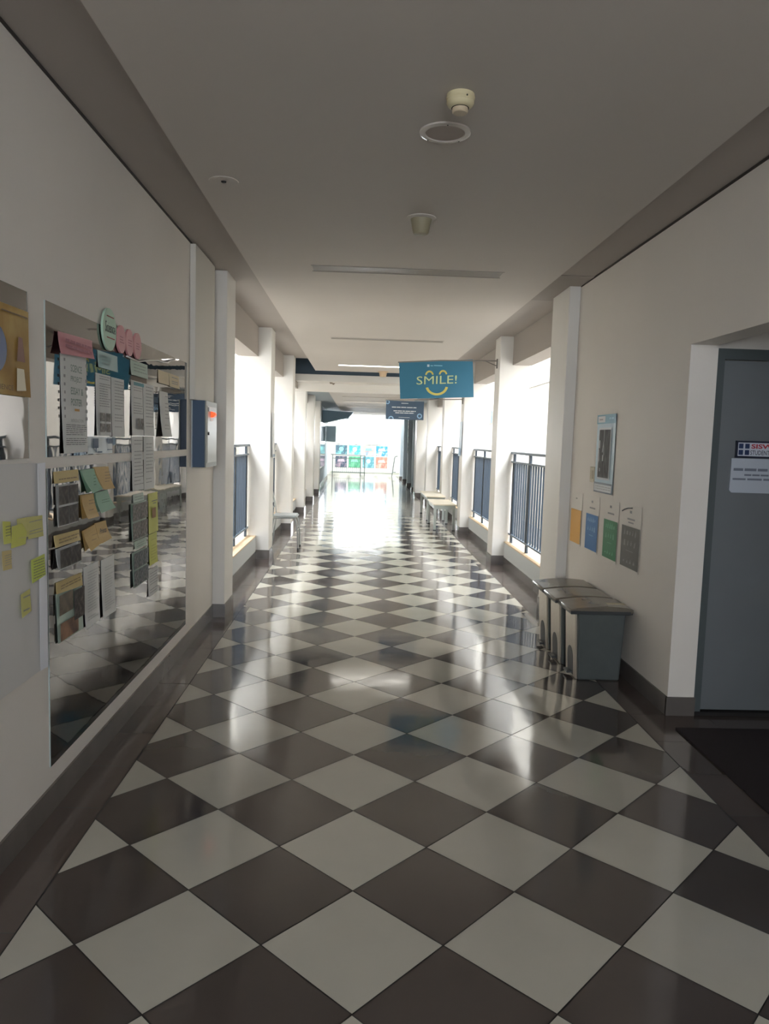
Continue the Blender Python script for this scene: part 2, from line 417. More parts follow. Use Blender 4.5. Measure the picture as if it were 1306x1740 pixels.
# the landing at the end is open to daylight on both sides
struct(MB().box(-4.6, -1.75, 27.9, YE, -.2, 0).box(2.3, 5.2, 28.6, YE, -.2, 0).box(3.4 - 1.1, 2.31, 28.6, YE, -.2, 0).build('floor_landing', BT))
struct(MB().box(-4.6, 5.2, 26.7, 26.9, 2.82, 3.9).build('wall_skylight', CEIL))
sk = struct(MB().box(-4.6, 5.2, 28.8, 28.86, 3.86, 3.94).box(-4.6, 5.2, 30.0, 30.06, 3.86, 3.94).build('window_6', GALV))
MB().box(-4.6, 5.2, 26.9, YE, 3.94, 3.95).build('glass', gl, sk)
struct(MB().box(-4.6, -1.6, 27.7, 27.9, 0, 3.9).box(2.2, 5.2, 28.4, 28.6, 0, 3.9).box(-4.6, -4.4, 27.9, YE, 0, .9).box(5.0, 5.2, 28.6, YE, 0, .9).build('wall_landing', WALL))
# ---- pillars
ordinal = ['first', 'second', 'third', 'fourth', 'fifth', 'sixth']
XLI, XRI = -1.145, 1.737
rin = [1.737, 1.737, 1.737, 1.737, 1.67, 1.585]
for k, (a, b) in enumerate(PIL_L):
    top = 2.92 if k < 2 else (2.92 if k == 2 else 2.62)
    p = MB().box(-1.53, XLI, a, b, 0, top).build('pillar', PILLAR, bevel=.006, loc=(-1.33, (a + b) / 2, 0))
    tag(p, f'white square pillar, {ordinal[k]} from the camera along the left side', 'pillar', 'pillars on the left side')
    MB().box(-1.31 if k else WL, XLI + .008, a - .008, b + .008, 0, .115).build('pillar_base', BASE, p)
for k, (a, b) in enumerate(PIL_R):
    top = 2.92 if k < 3 else 2.62
    p = MB().box(rin[k], 2.12, a, b, 0, top).build('pillar', PILLAR, bevel=.006, loc=(1.93, (a + b) / 2, 0))
    tag(p, f'white square pillar, {ordinal[k]} from the camera along the right side', 'pillar', 'pillars on the right side')
    MB().box(rin[k] - .008, 1.895 if k else WR, a - .008, b + .008, 0, .115).build('pillar_base', BASE, p)

# ---- parapets, beams over the openings
tn = 3
for side, P in (('L', PIL_L), ('R', PIL_R)):
    par, beam, cap, bs = MB(), MB(), MB(), MB()
    for k in range(5):
        a, b = P[k][1], P[k + 1][0]
        bz = 2.56 if k < 3 else 2.42
        if side == 'L': x0, x1, xb0, xb1, xf = -1.60, -1.31, -1.56, -1.31, (-1.31, -1.303)
        else: x0, x1, xb0, xb1, xf = 1.895, 2.2, 1.90, 2.14, (1.888, 1.895)
        par.box(x0, x1, a, b, 0, .285); cap.box(x0, x1 if side == 'L' else x1, a, b, .285, .30)
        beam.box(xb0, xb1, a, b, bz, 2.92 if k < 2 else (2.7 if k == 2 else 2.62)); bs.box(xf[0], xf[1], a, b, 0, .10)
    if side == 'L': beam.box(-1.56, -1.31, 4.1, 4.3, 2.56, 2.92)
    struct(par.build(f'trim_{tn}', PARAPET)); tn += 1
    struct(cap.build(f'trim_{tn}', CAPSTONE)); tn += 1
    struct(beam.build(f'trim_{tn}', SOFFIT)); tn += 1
    struct(bs.build(f'trim_{tn}', BASE)); tn += 1

# ---- outside: courtyard ground and the facades across it
struct(MB().box(-40, 40, -20, 80, -3.4, -3.2).build('ground_outside', mat('outside_paving', (170, 166, 158), .9)))
of = MB().box(7.0, 7.4, -5, 70, -3.2, 8.3); struct(of.build('wall_outside_right', OUT))
struct(MB().box(7.4, 20, 15, 70, -3.2, 19).box(-20, -5.4, 12, 70, -3.2, 16).build('sky_blocker_outside', OUT))  # tall blocks added to keep bright sky out of the floor reflections
struct(MB().box(6.96, 7.0, -5, 70, 3.92, 3.97).build('trim_11', mat('groove_grey', (170, 165, 156), .8)))
struct(MB().box(-5.4, -5.0, -5, 70, -3.2, 7.2).build('wall_outside_left', OUT))
for k, (yc, z0, z1) in enumerate([(39.0, 2.65, 3.6), (24.5, .6, 1.8)]):
    wn = struct(MB().box(6.93, 7.0, yc - 1.2, yc + 1.2, z0, z1).build(f'window_{3 + k}', mat('outside_window_frame', (96, 112, 122), .5)))
    MB().box(6.915, 6.93, yc - 1.1, yc + 1.1, z0 + .08, z1 - .08).build('pane', mat('outside_pane', (90, 108, 120), .2), wn)

# portals over the side openings
for a, b in [(PIL_L[k][1], PIL_L[k + 1][0]) for k in range(5)]:
    portal((-1.62, (a + b) / 2, 1.43), (0, math.radians(90) * -1, 0), 2.26, b - a)
for a, b in [(PIL_R[k][1], PIL_R[k + 1][0]) for k in range(5)]:
    portal((2.24, (a + b) / 2, 1.43), (0, math.radians(90), 0), 2.26, b - a)
portal((.08, YE + .25, 1.9), (math.radians(-90), 0, 0), 2.2, 1.15)
portal((-4.5, 29.45, 1.75), (0, math.radians(-90), 0), 1.7, 3.0)
portal((5.1, 29.8, 1.75), (0, math.radians(90), 0), 1.7, 2.3)
portal((.35, Y0 - .25, 2.05), (math.radians(90), 0, 0), 2.5, 1.3)
portal((.3, 28.9, 4.0), (0, 0, 0), 9.7, 4.0)

# ================================================================ RAILINGS
rl = 'blue metal balustrade with grey handrail between the {} and {} pillar on the {} side'
for side, P in (('left', PIL_L), ('right', PIL_R)):
    xr = -1.43 if side == 'left' else 1.96
    for k in range(5):
        a, b = P[k][1], P[k + 1][0]
        r = empty('railing', (xr, (a + b) / 2, .30), rl.format(ordinal[k], ordinal[k + 1], side), 'railing', f'balustrades on the {side} side')
        MB().box(xr - .03, xr + .03, a, b, 1.435, 1.465).build('handrail', RAILG, r, bevel=.004)
        MB().box(xr - .02, xr + .02, a, b, 1.325, 1.345).build('top_rail', RAILG, r)
        MB().box(xr - .02, xr + .02, a, b, .395, .415).build('bottom_rail', RAILG, r)
        n = 3
        for q in range(n):
            yy = b - .11 - q * .88 if b - a > 2.2 else a + (b - a) * (q + .5) / n
            MB().box(xr - .012, xr + .012, yy - .035, yy + .035, .30, 1.435).build('post', RAIL, r)
        nb = int((b - a) / .118)
        for q in range(nb):
            yy = a + (q + .5) * (b - a) / nb
            MB().box(xr - .011, xr + .011, yy - .007, yy + .007, .415, 1.325).build('baluster', RAIL, r)

# ================================================================ LEFT WALL: mirrors, papers
MIR = mat('mirror_silver', (110, 107, 105), .02, metal=1, bump=(2.2, .35, .004))
def mirror(y0, y1, z0, z1, label):
    o = MB().box(WL, WL + .004, y0, y1, z0, z1).build('wall_mirror', MIR, loc=(WL, (y0 + y1) / 2, z0))
    tag(o, label, 'mirror', 'wall mirrors')
    for ya in (y0 - .003, y1): MB().box(WL, WL + .0045, ya, ya + .003, z0, z1).build('mirror_edge', mat('mirror_edge_glass', (160, 172, 172), .2), o)
    return o
mirror(.81, 3.20, 1.455, 2.06, 'wide upper wall mirror behind the pinned science papers')
mirror(.81, 3.20, .19, 1.41, 'large lower wall mirror reaching down to the dark baseboard, reflecting the floor')
mirror(-.55, .648, 1.455, 2.06, 'upper wall mirror behind the golden poster at the left picture edge')
def mirror_clips():
    for y, z in ((.88, 1.99), (1.38, 2.00), (2.9, 2.01)):
        tag(MB().lathe([(.0, 0), (.006, 0), (.006, .004), (0, .004)], (0, 0, 0), 12).build('mirror_screw', DARK), None)
OFF = .006
def doc(name, q, m, label, cat, curl=.004, group=None, off=OFF, bow=.002, side='L'):
    o = sheet(name, side, q, off, m, None, curl, bow=bow); tag(o, label, cat, group); return o
G1 = 'papers pinned over the mirrors'
# science essay sheet
PRF = .0165
d = doc('pink_title_card', ((.91, 1.957), (1.297, 1.968), (1.288, 1.886), (.905, 1.868)), PINK, 'curling pink title card above the tall project sheet', 'card', .012, off=.012)
ink('handwriting', 'L', lines(.95, 1.26, 1.895, 1.94, 2, .5, .1, 3), .027, mat('pink_ink', (160, 92, 110), .6), d)
d = doc('project_sheet', ((.945, 1.875), (1.238, 1.885), (1.238, 1.469), (.957, 1.466)), PAPER, 'tall white science project sheet with decorated border and green title', 'poster', .004, bow=.004)
GRT = mat('green_title_ink', (126, 146, 138), .7)
for i, t in enumerate(('SCIENCE', 'PROJECT', 'ESSAY &', 'POSTER')):
    text('title_text', t, 'L', 1.03, 1.155 if i != 2 else 1.17, 1.808 - i * .047, 1.838 - i * .047, PRF, GRT, d, bold=.01)
ink('border_doodles', 'L', [(.955 + .004 * math.sin(i * 2.1), .972, 1.845 - i * .033, 1.857 - i * .033) for i in range(8)] + [(1.20 + .008 * math.sin(i * 1.7), 1.222, 1.84 - i * .033, 1.854 - i * .033) for i in range(8)], PRF, INK, d)
ink('orange_mark', 'L', [(1.07, 1.125, 1.645, 1.655)], PRF, mat('orange_ink', (190, 140, 60), .6), d)
text('subtitle_text', 'INTRODUCTION', 'L', 1.03, 1.17, 1.598, 1.611, PRF, INK, d)
ink('printed_lines', 'L', lines(.975, 1.215, 1.50, 1.59, 11, .3, .15, 5), PRF, INKD, d)
d = doc('teal_title_card', rect(1.383, 1.671, 1.86, 1.938), TEAL, 'pale teal card above the two printed report sheets', 'card', .003)
ink('handwriting', 'L', lines(1.42, 1.56, 1.875, 1.925, 3, .4, .2, 7), .014, mat('teal_ink', (104, 140, 142), .6), d)
d = doc('report_sheet', rect(1.358, 1.566, 1.542, 1.832), PAPER, 'printed report sheet with four small photos, left one below the teal card', 'paper', group=G1)
ink('printed_lines', 'L', lines(1.378, 1.54, 1.665, 1.825, 14, .3, .3, 8), PRF, INK, d)
ph = photo_mat('grey_photo_print', [(60, 56, 54), (120, 114, 108), (160, 156, 150)], 60)
for i, (u, z) in enumerate(((1.385, 1.61), (1.47, 1.61), (1.385, 1.56), (1.47, 1.56))):
    ink('photo', 'L', [(u, u + .065, z, z + .04)], PRF, ph, d)
d = doc('report_sheet', rect(1.577, 1.775, 1.538, 1.830), PAPER, 'plain printed text sheet, right one below the teal card', 'paper', group=G1)
ink('printed_lines', 'L', lines(1.595, 1.755, 1.58, 1.82, 16, .22, .4, 9), PRF, INK, d)
d = doc('pale_title_card', rect(1.886, 2.208, 1.868, 1.948), PALEG, 'pale green card above the two doubled text sheets', 'card', .004)
ink('handwriting', 'L', lines(1.92, 2.17, 1.885, 1.935, 3, .3, .2, 11), .014, mat('grey_green_ink', (140, 158, 146), .6), d)
d = doc('report_sheet', rect(1.897, 2.114, 1.545, 1.841), PAPER, 'report sheet with a teal header bar, upper left below the pale green card', 'paper', group=G1)
ink('header_bar', 'L', [(1.91, 2.10, 1.815, 1.833)], PRF, mat('teal_header', (70, 140, 152), .6), d)
ink('printed_lines', 'L', lines(1.91, 2.10, 1.66, 1.81, 11, .25, .35, 12), PRF, INK, d)
ink('photo', 'L', [(1.98, 2.035, 1.58, 1.64), (2.045, 2.09, 1.58, 1.64)], PRF, ph, d)
d = doc('report_sheet', rect(1.905, 2.114, 1.245, 1.542), PAPER, 'lower text sheet crossing the gap between mirrors, left of a pair', 'paper', group=G1)
ink('printed_lines', 'L', lines(1.92, 2.10, 1.27, 1.53, 13, .2, .4, 13), PRF, INK, d)
d = doc('report_sheet', rect(2.126, 2.335, 1.545, 1.840), PAPER, 'plain text sheet, upper right below the pale green card', 'paper', group=G1)
ink('printed_lines', 'L', lines(2.14, 2.32, 1.59, 1.83, 13, .22, .4, 14), PRF, INK, d)
d = doc('report_sheet', rect(2.130, 2.337, 1.238, 1.542), PAPER, 'lower text sheet crossing the gap between mirrors, right of a pair', 'paper', group=G1)
ink('printed_lines', 'L', lines(2.145, 2.32, 1.27, 1.53, 13, .2, .4, 15), PRF, INK, d)
d = doc('report_sheet', ((2.462, 1.820), (2.664, 1.820), (2.70, 1.543), (2.475, 1.542)), PAPER, 'curved white text sheet below the yellow cream cards near the mirror end', 'paper', .02, group=G1)
ink('printed_lines', 'L', lines(2.49, 2.63, 1.58, 1.80, 10, .2, .4, 16), .035, INK, d)
d = doc('cream_card', rect(2.435, 2.69, 1.866, 1.945), mat('cream_card', (212, 196, 160), .6), 'blank cream card, left of two near the far end of the mirror', 'card')
d = doc('cream_card', rect(2.70, 2.962, 1.862, 1.945), mat('cream_card', (212, 196, 160), .6), 'cream card with writing, right of two near the far end of the mirror', 'card')
ink('handwriting', 'L', lines(2.74, 2.92, 1.88, 1.93, 4, .4, .2, 17), .014, INK, d)
d = doc('picture_print', rect(1.243, 1.585, 1.459, 1.537), mat('pale_print', (176, 188, 194), .4), 'pale printed strip of a blue drawing under the report sheets', 'print', .001)
ink('drawing', 'L', [(1.30, 1.37, 1.485, 1.53), (1.33, 1.345, 1.468, 1.49), (1.36, 1.42, 1.463, 1.47), (1.50, 1.57, 1.505, 1.53), (1.49, 1.565, 1.474, 1.478)], .0135, mat('blue_print_ink', (76, 96, 122), .6), d)
# round badges over the mirror edge
def badge(u, z, ru, rz, m, label, lines_, cat='badge'):
    mb = MB(); n = 32
    mb.prism([(u + ru * math.cos(2 * math.pi * k / n), z + rz * math.sin(2 * math.pi * k / n)) for k in range(n)], 'x', WL + .008, WL + .018)
    o = mb.build('round_badge', m, loc=(WL + .01, u, z)); tag(o, label, cat, 'round badges on the mirror top'); return o
GB = mat('mint_badge', (176, 206, 184), .5); PB = mat('pink_badge', (216, 150, 154), .5)
b = badge(1.522, 2.050, .098, .100, GB, 'large mint green round badge with handwritten word and red rules', 1)
text('word', 'Science', 'L', 1.455, 1.60, 2.035, 2.085, .0195, INKD, b)
ink('red_rule', 'L', [(1.475, 1.58, 2.108, 2.113), (1.475, 1.59, 2.008, 2.013)], .0195, mat('red_marker', (150, 50, 60), .6), b)
for i, (u, t) in enumerate(((1.705, 'nearest'), (1.84, 'middle'), (1.982, 'farthest'))):
    b = badge(u, 2.028, .066, .069, PB, f'small pink round badge, {t} of three beside the mint green one', 1)
    ink('scribble', 'L', lines(u - .035, u + .035, 2.005, 2.045, 3, .3, .3, 20 + i), .0195, mat('rose_ink', (170, 96, 110), .6), b)
# white loose cable over the mirror top
o = MB().tube([(WL + .012, 1.805, 1.955), (WL + .014, 1.90, 1.950), (WL + .015, 2.0, 1.948), (WL + .015, 2.2, 1.975), (WL + .015, 2.4, 1.995), (WL + .012, 2.55, 2.000), (WL + .02, 2.62, 2.005), (WL + .014, 2.72, 2.028), (WL + .01, 2.838, 2.046)], .0045, 6).build('white_cable', mat('white_cable_sheath', (235, 232, 226), .4), smooth=True)
tag(o, 'thin white cable running along the top of the mirror', 'cable')
# lower mirror: cards
pm = photo_mat('microscope_print', [(38, 33, 31), (62, 55, 52), (98, 90, 85)], 45)
def titled(q, seed, label):
    o = doc('tan_title_card', q, TAN, label, 'card', .004)
    u0, u1 = q[0][0] + .03, q[1][0] - .03
    ink('handwriting', 'L', lines(u0, u1, q[3][1] + .010, q[0][1] - .014, 2, .4, .1, seed), .0155, mat('brown_ink', (140, 118, 80), .6), o); return o
def photos(q, nu, nv, label, m=None, back=PAPER, name='photo_sheet', curl=.006):
    o = doc(name, q, back, label, 'photo print', curl)
    u0, u1, z0, z1 = q[0][0], q[1][0], q[3][1], q[0][1]; mb = []
    for i in range(nu):
        for j in range(nv):
            du, dz = (u1 - u0) / nu, (z1 - z0) / nv; mg = .0045
            a, c = u0 + i * du + mg, z0 + j * dz + mg
            sheet('photo', 'L', rect(a, u0 + (i + 1) * du - mg, c, z0 + (j + 1) * dz - mg), OFF + curl + .004, m or pm, o, 0, nu=1, thick=.0006)
    return o
titled(rect(.865, 1.13, 1.347, 1.395), 31, 'tan handwritten title card above the four dark photo prints')
photos(rect(.89, 1.11, 1.168, 1.338), 2, 2, 'sheet of four dark microscope photos below the top tan card')
titled(((.860, 1.137), (1.137, 1.130), (1.137, 1.083), (.862, 1.087)), 32, 'tan handwritten title card, middle one on the lower mirror')
photos(rect(.876, 1.118, .993, 1.079), 2, 1, 'sheet of two dark microscope photos under the middle tan card', curl=.014)
titled(((.874, .941), (1.161, .934), (1.161, .876), (.874, .894)), 33, 'tan handwritten title card, lowest one on the lower mirror')
d = doc('collage_sheet', ((.874, .894), (1.166, .880), (1.163, .680), (.884, .684)), PALEG, 'pale collage sheet with brown and dark photos at the lower left of the mirror', 'photo print')
sheet('photo', 'L', rect(.885, 1.03, .80, .885), .0175, photo_mat('brown_photo', [(84, 72, 60), (128, 116, 98)], 20), d, nu=1)
sheet('photo', 'L', rect(1.04, 1.16, .745, .875), .0195, pm, d, nu=1)
sheet('photo', 'L', rect(.893, 1.09, .69, .765), .0175, photo_mat('sunset_photo', [(60, 48, 44), (172, 132, 104)], 9), d, nu=1)
def folded(q, m, label, name, seed, word=None, wm=INK):
    """a folded hanging card: front leaf standing off the mirror plus the rear leaf"""
    o = sheet(name, 'L', q, .010, m, None, .022, bow=0); tag(o, label, 'card')
    sheet('rear_leaf', 'L', tuple((u - .006, z) for u, z in q), .0072, m, o, 0)
    u0 = q[3][0] + .02; u1 = q[1][0] - .02; z0, z1 = q[3][1] + .03, q[0][1] - .02
    if word: text('word', word, 'L', u0, u1, z1 - .035, z1 - .01, .019, wm, o, bold=.01)
    else: ink('handwriting', 'L', lines(u0, u1, z0, z1, 4, .2, .4, seed), .028, wm, o)
    return o
folded(((1.150, 1.390), (1.315, 1.392), (1.372, 1.294), (1.241, 1.283)), GRN, 'green folded card with spots, hanging beside the top tan card', 'folded_card', 41, wm=mat('green_ink', (84, 118, 96), .7))
folded(((1.332, 1.278), (1.503, 1.281), (1.560, 1.190), (1.348, 1.182)), GRN, 'green creased card hanging below the peach one', 'folded_card', 42, wm=mat('green_ink', (84, 118, 96), .7))
folded(((1.322, 1.397), (1.516, 1.394), (1.547, 1.287), (1.392, 1.289)), ORG, 'peach folded card at the upper middle of the lower mirror', 'folded_card', 43, wm=mat('brown_ink', (140, 118, 80), .6))
folded(((1.150, 1.280), (1.309, 1.278), (1.322, 1.170), (1.178, 1.172)), ORG, 'peach folded card below the green spotted one', 'folded_card', 44, wm=mat('brown_ink', (140, 118, 80), .6))
folded(((1.170, 1.118), (1.329, 1.131), (1.343, 1.042), (1.212, 1.022)), ORG, 'peach folded card beside the middle tan card', 'folded_card', 45, wm=mat('brown_ink', (140, 118, 80), .6))
folded(((1.332, 1.136), (1.476, 1.134), (1.500, 1.045), (1.346, 1.038)), ORG, 'peach folded card with a dark handwritten word', 'folded_card', 46, word='Prints', wm=INKD)
for u0, u1, z0, z1, l, sd in ((1.185, 1.378, .667, .951, 'left', 51), (1.415, 1.608, .660, .947, 'right', 52)):
    d = doc('laminated_sheet', rect(u0, u1, z0, z1), mat('laminate_paper', (200, 202, 200), .25), f'{l} one of two laminated text sheets low on the mirror', 'paper', .008)
    ink('printed_lines', 'L', lines(u0 + .02, u1 - .02, z0 + .03, z1 - .02, 18, .28, .5, sd), .0175, INK, d)
d = doc('green_label_card', rect(1.923, 2.124, 1.180, 1.224), PALEG, 'small pale green card above the photo sheet of leaves', 'card')
ink('handwriting', 'L', lines(1.94, 2.10, 1.188, 1.218, 2, .3, .2, 61), .014, mat('grey_green_ink', (140, 158, 146), .6), d)
photos(rect(1.893, 2.184, .972, 1.177), 2, 2, 'pale green sheet with four leaf photos near the far end of the lower mirror', photo_mat('leaf_print', [(58, 60, 56), (110, 104, 98), (170, 164, 156)], 70), PALEG)
d = doc('green_label_card', rect(1.954, 2.184, .917, .962), PALEG, 'small pale green card between the two leaf photo sheets', 'card')
ink('handwriting', 'L', lines(1.975, 2.16, .925, .955, 2, .3, .2, 62), .014, mat('grey_green_ink', (140, 158, 146), .6), d)
photos(rect(1.915, 2.200, .710, .905), 3, 2, 'pale green sheet with six slim photos below the leaf photo sheet', photo_mat('blue_leaf_print', [(44, 56, 66), (96, 100, 104), (150, 150, 146)], 70), PALEG)
d = doc('yellow_sheet', rect(2.226, 2.426, .970, 1.208), YEL, 'upper yellow sheet with a small brown picture at the mirror', 'paper')
ink('picture', 'L', [(2.28, 2.36, 1.06, 1.12)], .0145, mat('brown_print', (150, 110, 50), .6), d)
ink('printed_lines', 'L', [(2.27, 2.39, 1.16, 1.164), (2.30, 2.36, 1.145, 1.149)], .0145, INKD, d)
d = doc('yellow_sheet', rect(2.238, 2.414, .780, .964), YEL, 'lower yellow sheet under the one with a brown picture', 'paper')
ink('printed_lines', 'L', lines(2.26, 2.39, .80, .94, 8, .15, .4, 63), .0145, mat('olive_ink', (160, 160, 70), .7), d)
d = doc('ruled_sheet', rect(2.222, 2.424, .595, .753), PAPER, 'white ruled sheet hanging below the yellow sheets', 'paper')
ink('printed_lines', 'L', lines(2.235, 2.41, .61, .74, 8, .25, .2, 64), .0145, INK, d)
# left edge of the picture: golden poster, big paper and notes
gp = sheet('golden_poster', 'L', rect(.05, .645, 1.678, 1.986), .010, photo_mat('golden_print', [(150, 112, 44), (170, 134, 64), (186, 156, 90)], 5, .6), None, .004, bow=.003)
tag(gp, 'golden landscape poster with a blue shape and a small red building over the mirror', 'poster')
fr = FR('L'); mb = MB(); n = 28
mb.face([fr(.36 + .095 * math.cos(2 * math.pi * k / n), 1.83 + .085 * math.sin(2 * math.pi * k / n), .0185) for k in range(n)])
mb.build('blue_shape', mat('poster_blue', (60, 84, 130), .4), gp)
ink('red_house', 'L', [((.545, 1.885), (.575, 1.885), (.595, 1.80), (.530, 1.80))], .0185, mat('poster_maroon', (130, 84, 66), .5), gp)
ink('pale_figure', 'L', [((.53, 1.775), (.585, 1.775), (.60, 1.70), (.525, 1.695))], .0185, mat('poster_cream', (214, 202, 170), .4), gp)
text('caption', 'SCIENCE', 'L', .36, .50, 1.695, 1.712, .0185, mat('poster_brown', (110, 84, 48), .5), gp)
ink('caption_rule', 'L', [(.42, .62, 1.958, 1.963)], .0185, MATS['poster_brown'], gp)
bp_ = sheet('large_white_paper', 'L', ((-.35, 1.452), (.752, 1.435), (.757, .628), (-.35, .640)), .006, mat('big_paper', (212, 210, 208), .6), None, .006, nu=14, bow=.010)
tag(bp_, 'large white sheet of paper taped to the wall below the golden poster', 'paper')
sheet('folded_strip', 'L', ((.686, 1.434), (.757, 1.436), (.760, .628), (.690, .632)), .019, mat('fold_strip_lit', (232, 234, 242), .5), bp_, 0, nu=3, bow=0)  # brighter than the sheet: light on the turned fold put into the colour
NT = [(((.455, 1.222), (.535, 1.225), (.572, 1.190), (.560, 1.146), (.447, 1.146)), YEL, 'bright yellow note with a folded corner on the large white paper'),
      (((.580, 1.242), (.715, 1.236), (.717, 1.156), (.586, 1.160)), YELW, 'pale yellow written note near the upper edge of the large paper'),
      (((.500, 1.244), (.578, 1.242), (.583, 1.170), (.505, 1.172)), YELW, 'pale yellow note half under the folded corner note'),
      (((.395, 1.247), (.452, 1.240), (.450, 1.165), (.395, 1.168)), YEL, 'bright yellow note at the very left picture edge'),
      (((.385, 1.145), (.454, 1.140), (.450, 1.075), (.385, 1.078)), mat('peach_note', (206, 188, 130), .6), 'peach written note below the leftmost yellow one'),
      (((.612, 1.078), (.732, 1.084), (.734, 1.002), (.614, .990)), mat('lime_note', (196, 210, 92), .6), 'lime note full of handwriting by the right edge of the large paper'),
      (((.522, .966), (.598, .974), (.600, .890), (.524, .880)), YELW, 'narrow yellow note lowest on the large paper')]
for i, (q, m, l) in enumerate(NT):
    if len(q) == 5:
        mb = MB(); mb.prism(list(q), 'x', WL + .0245, WL + .0252); o = mb.build('sticky_note', m, loc=(WL + .0245, q[0][0], q[0][1]))
    else: o = sheet('sticky_note', 'L', q, .0225 - .0005 * (i % 2), m, None, .003)
    tag(o, l, 'note', 'sticky notes on the large white paper')
    if i in (1, 3, 4, 5, 6):
        n_ = {1: 5, 3: 5, 4: 5, 5: 7, 6: 3}[i]
        ink('handwriting', 'L', lines(q[0][0] + .008, q[1][0] - .006, q[3][1] + .012, q[1][1] - .008, n_, .22, .2, 70 + i), .0275, INKD if i in (3, 5) else INK, o)

# ---- electric box and its trunking
bx = empty('electric_box', (WL, 3.6, 1.56), 'blue grey electrical cabinet with a lit orange lamp on the left wall', 'cabinet')
MB().box(WL, WL + .094, 3.388, 3.80, 1.322, 1.812).build('cabinet_body', mat('cabinet_blue', (46, 74, 104), .45), bx, bevel=.004)
MB().box(WL + .094, WL + .104, 3.388, 3.80, 1.322, 1.812).build('front_frame', mat('cabinet_front', (150, 154, 150), .4), bx, bevel=.002)
dr = MB().box(WL + .103, WL + .107, 3.43, 3.775, 1.355, 1.775).build('cabinet_door', mat('cabinet_door_grey', (178, 180, 174), .35), bx, bevel=.002)
MB().box(WL + .1065, WL + .114, 3.44, 3.462, 1.56, 1.584).build('latch', DARK, dr)
MB().box(WL + .1065, WL + .110, 3.44, 3.475, 1.735, 1.765).build('hinge', FRAMEG, dr)
lp = MB(); lp.prism([(WL + .106 + .034 * math.sin(t), 1.715 + .022 * math.cos(t)) for t in [math.pi * k / 10 for k in range(11)]], 'y', 3.54, 3.60)
lp.build('indicator_lamp', mat('lamp_orange', (240, 90, 30), .3, emit=((255, 70, 16), .32)), bx)
MB().box(WL + .1065, WL + .1085, 3.525, 3.63, 1.665, 1.69).build('label_plate', WHITEP, bx)
MB().box(WL, WL + .006, 3.376, 3.40, 1.318, 1.816).build('back_plate', mat('back_plate_grey', (190, 200, 206), .4), bx)
tk = MB().box(WL + .0005, WL + .042, 3.30, 4.0, 1.812, 2.90).build('cable_trunking', mat('trunking_white', (206, 202, 194), .5), loc=(WL, 3.65, 1.812), bevel=.004)
tag(tk, 'wide white vertical cable trunking from the blue cabinet up to the ceiling', 'trunking')

# posters on pillar inner faces
o = sheet('pillar_poster', 'x-1.145', rect(7.43, 7.72, 1.293, 1.870), .012, PAPER, None, .012, bow=.006)
tag(o, 'white poster curling off the inner face of the second left pillar', 'poster')
sheet('blue_margin', 'x-1.145', rect(7.44, 7.71, 1.305, 1.34), .030, mat('poster_margin_blue', (120, 140, 160), .5), o, nu=1)
o = sheet('pillar_poster', 'X1.737', rect(10.63, 10.93, 1.33, 1.92), .012, mat('pale_blue_poster', (196, 210, 222), .5), None, .010, bow=.006)
tag(o, 'pale blue poster on the inner face of the third right pillar', 'poster')
sheet('printed_footer', 'X1.737', rect(10.65, 10.91, 1.35, 1.47), .028, mat('poster_footer_blue', (120, 156, 186), .5), o, nu=1)

# ================================================================ CEILING FIXTURES
def slot(y, x0, x1, wdt, z, label, m):
    o = MB().box(x0, x1, y - wdt / 2, y + wdt / 2, z - .001, z + .012).build('slot_light', m, loc=((x0 + x1) / 2, y, z))
    tag(o, label, 'light', 'recessed strip lights across the ceiling')
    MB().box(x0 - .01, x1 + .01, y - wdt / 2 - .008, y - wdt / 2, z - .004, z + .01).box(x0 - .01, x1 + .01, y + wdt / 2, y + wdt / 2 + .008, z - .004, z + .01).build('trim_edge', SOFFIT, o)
    return o
DIM = mat('unlit_diffuser', (138, 130, 120), .5)
slot(3.735, -.41, 1.04, .19, 2.86, 'unlit recessed strip light nearest to the camera', DIM)
slot(7.72, -.415, 1.03, .13, 2.86, 'unlit recessed strip light in front of the SMILE banner', DIM)
slot(11.27, -.42, 1.03, .17, 2.86, 'lit white strip light partly hidden by the SMILE banner', mat('lit_diffuser', (255, 252, 244), .5, emit=((255, 250, 240), 2.5)))
slot(14.9, -.42, 1.03, .05, 2.52, 'thin unlit strip light just behind the white cross beam', DIM)
LIT = mat('added_glow_diffuser', (255, 252, 244), .5, emit=((255, 250, 240), 2))  # glow added to the rear strips to brighten the far section
slot(17.2, -.42, 1.03, .06, 2.52, 'strip light with added glow on the rear ceiling panel, nearest of its lit row', LIT)
slot(20.2, -.42, 1.03, .06, 2.52, 'strip light with added glow in the middle of the rear ceiling panel', LIT)
slot(24.6, -.42, 1.03, .06, 2.52, 'strip light with added glow beyond the slate canopy, closest to the end window', LIT)
sm = empty('smoke_detector', (.325, .755, 2.86), 'ivory smoke detector nearest to the camera on the ceiling', 'smoke detector')
MB().lathe([(.052, 0), (.054, -.008), (.054, -.016), (.050, -.020), (.052, -.030), (.047, -.040), (.034, -.048)], (.325, .755, 2.86)).build('housing', IVORY, sm, smooth=True)
MB().lathe([(.030, -.046), (.030, -.062), (.026, -.066), (0, -.067)], (.325, .755, 2.86)).build('sensor_cap', mat('ivory_cap', (200, 184, 156), .4), sm, smooth=True)
MB().lathe([(.033, -.044), (.033, -.049), (.0, -.0491)], (.325, .755, 2.86)).build('sensor_gap', DARK, sm)
MB().box(.341, .346, .704, .708, 2.838, 2.843).build('indicator', DARK, sm)
sp = empty('ceiling_speaker', (.306, 1.10, 2.86), 'round white ceiling speaker with grey mesh behind the smoke detector', 'speaker')
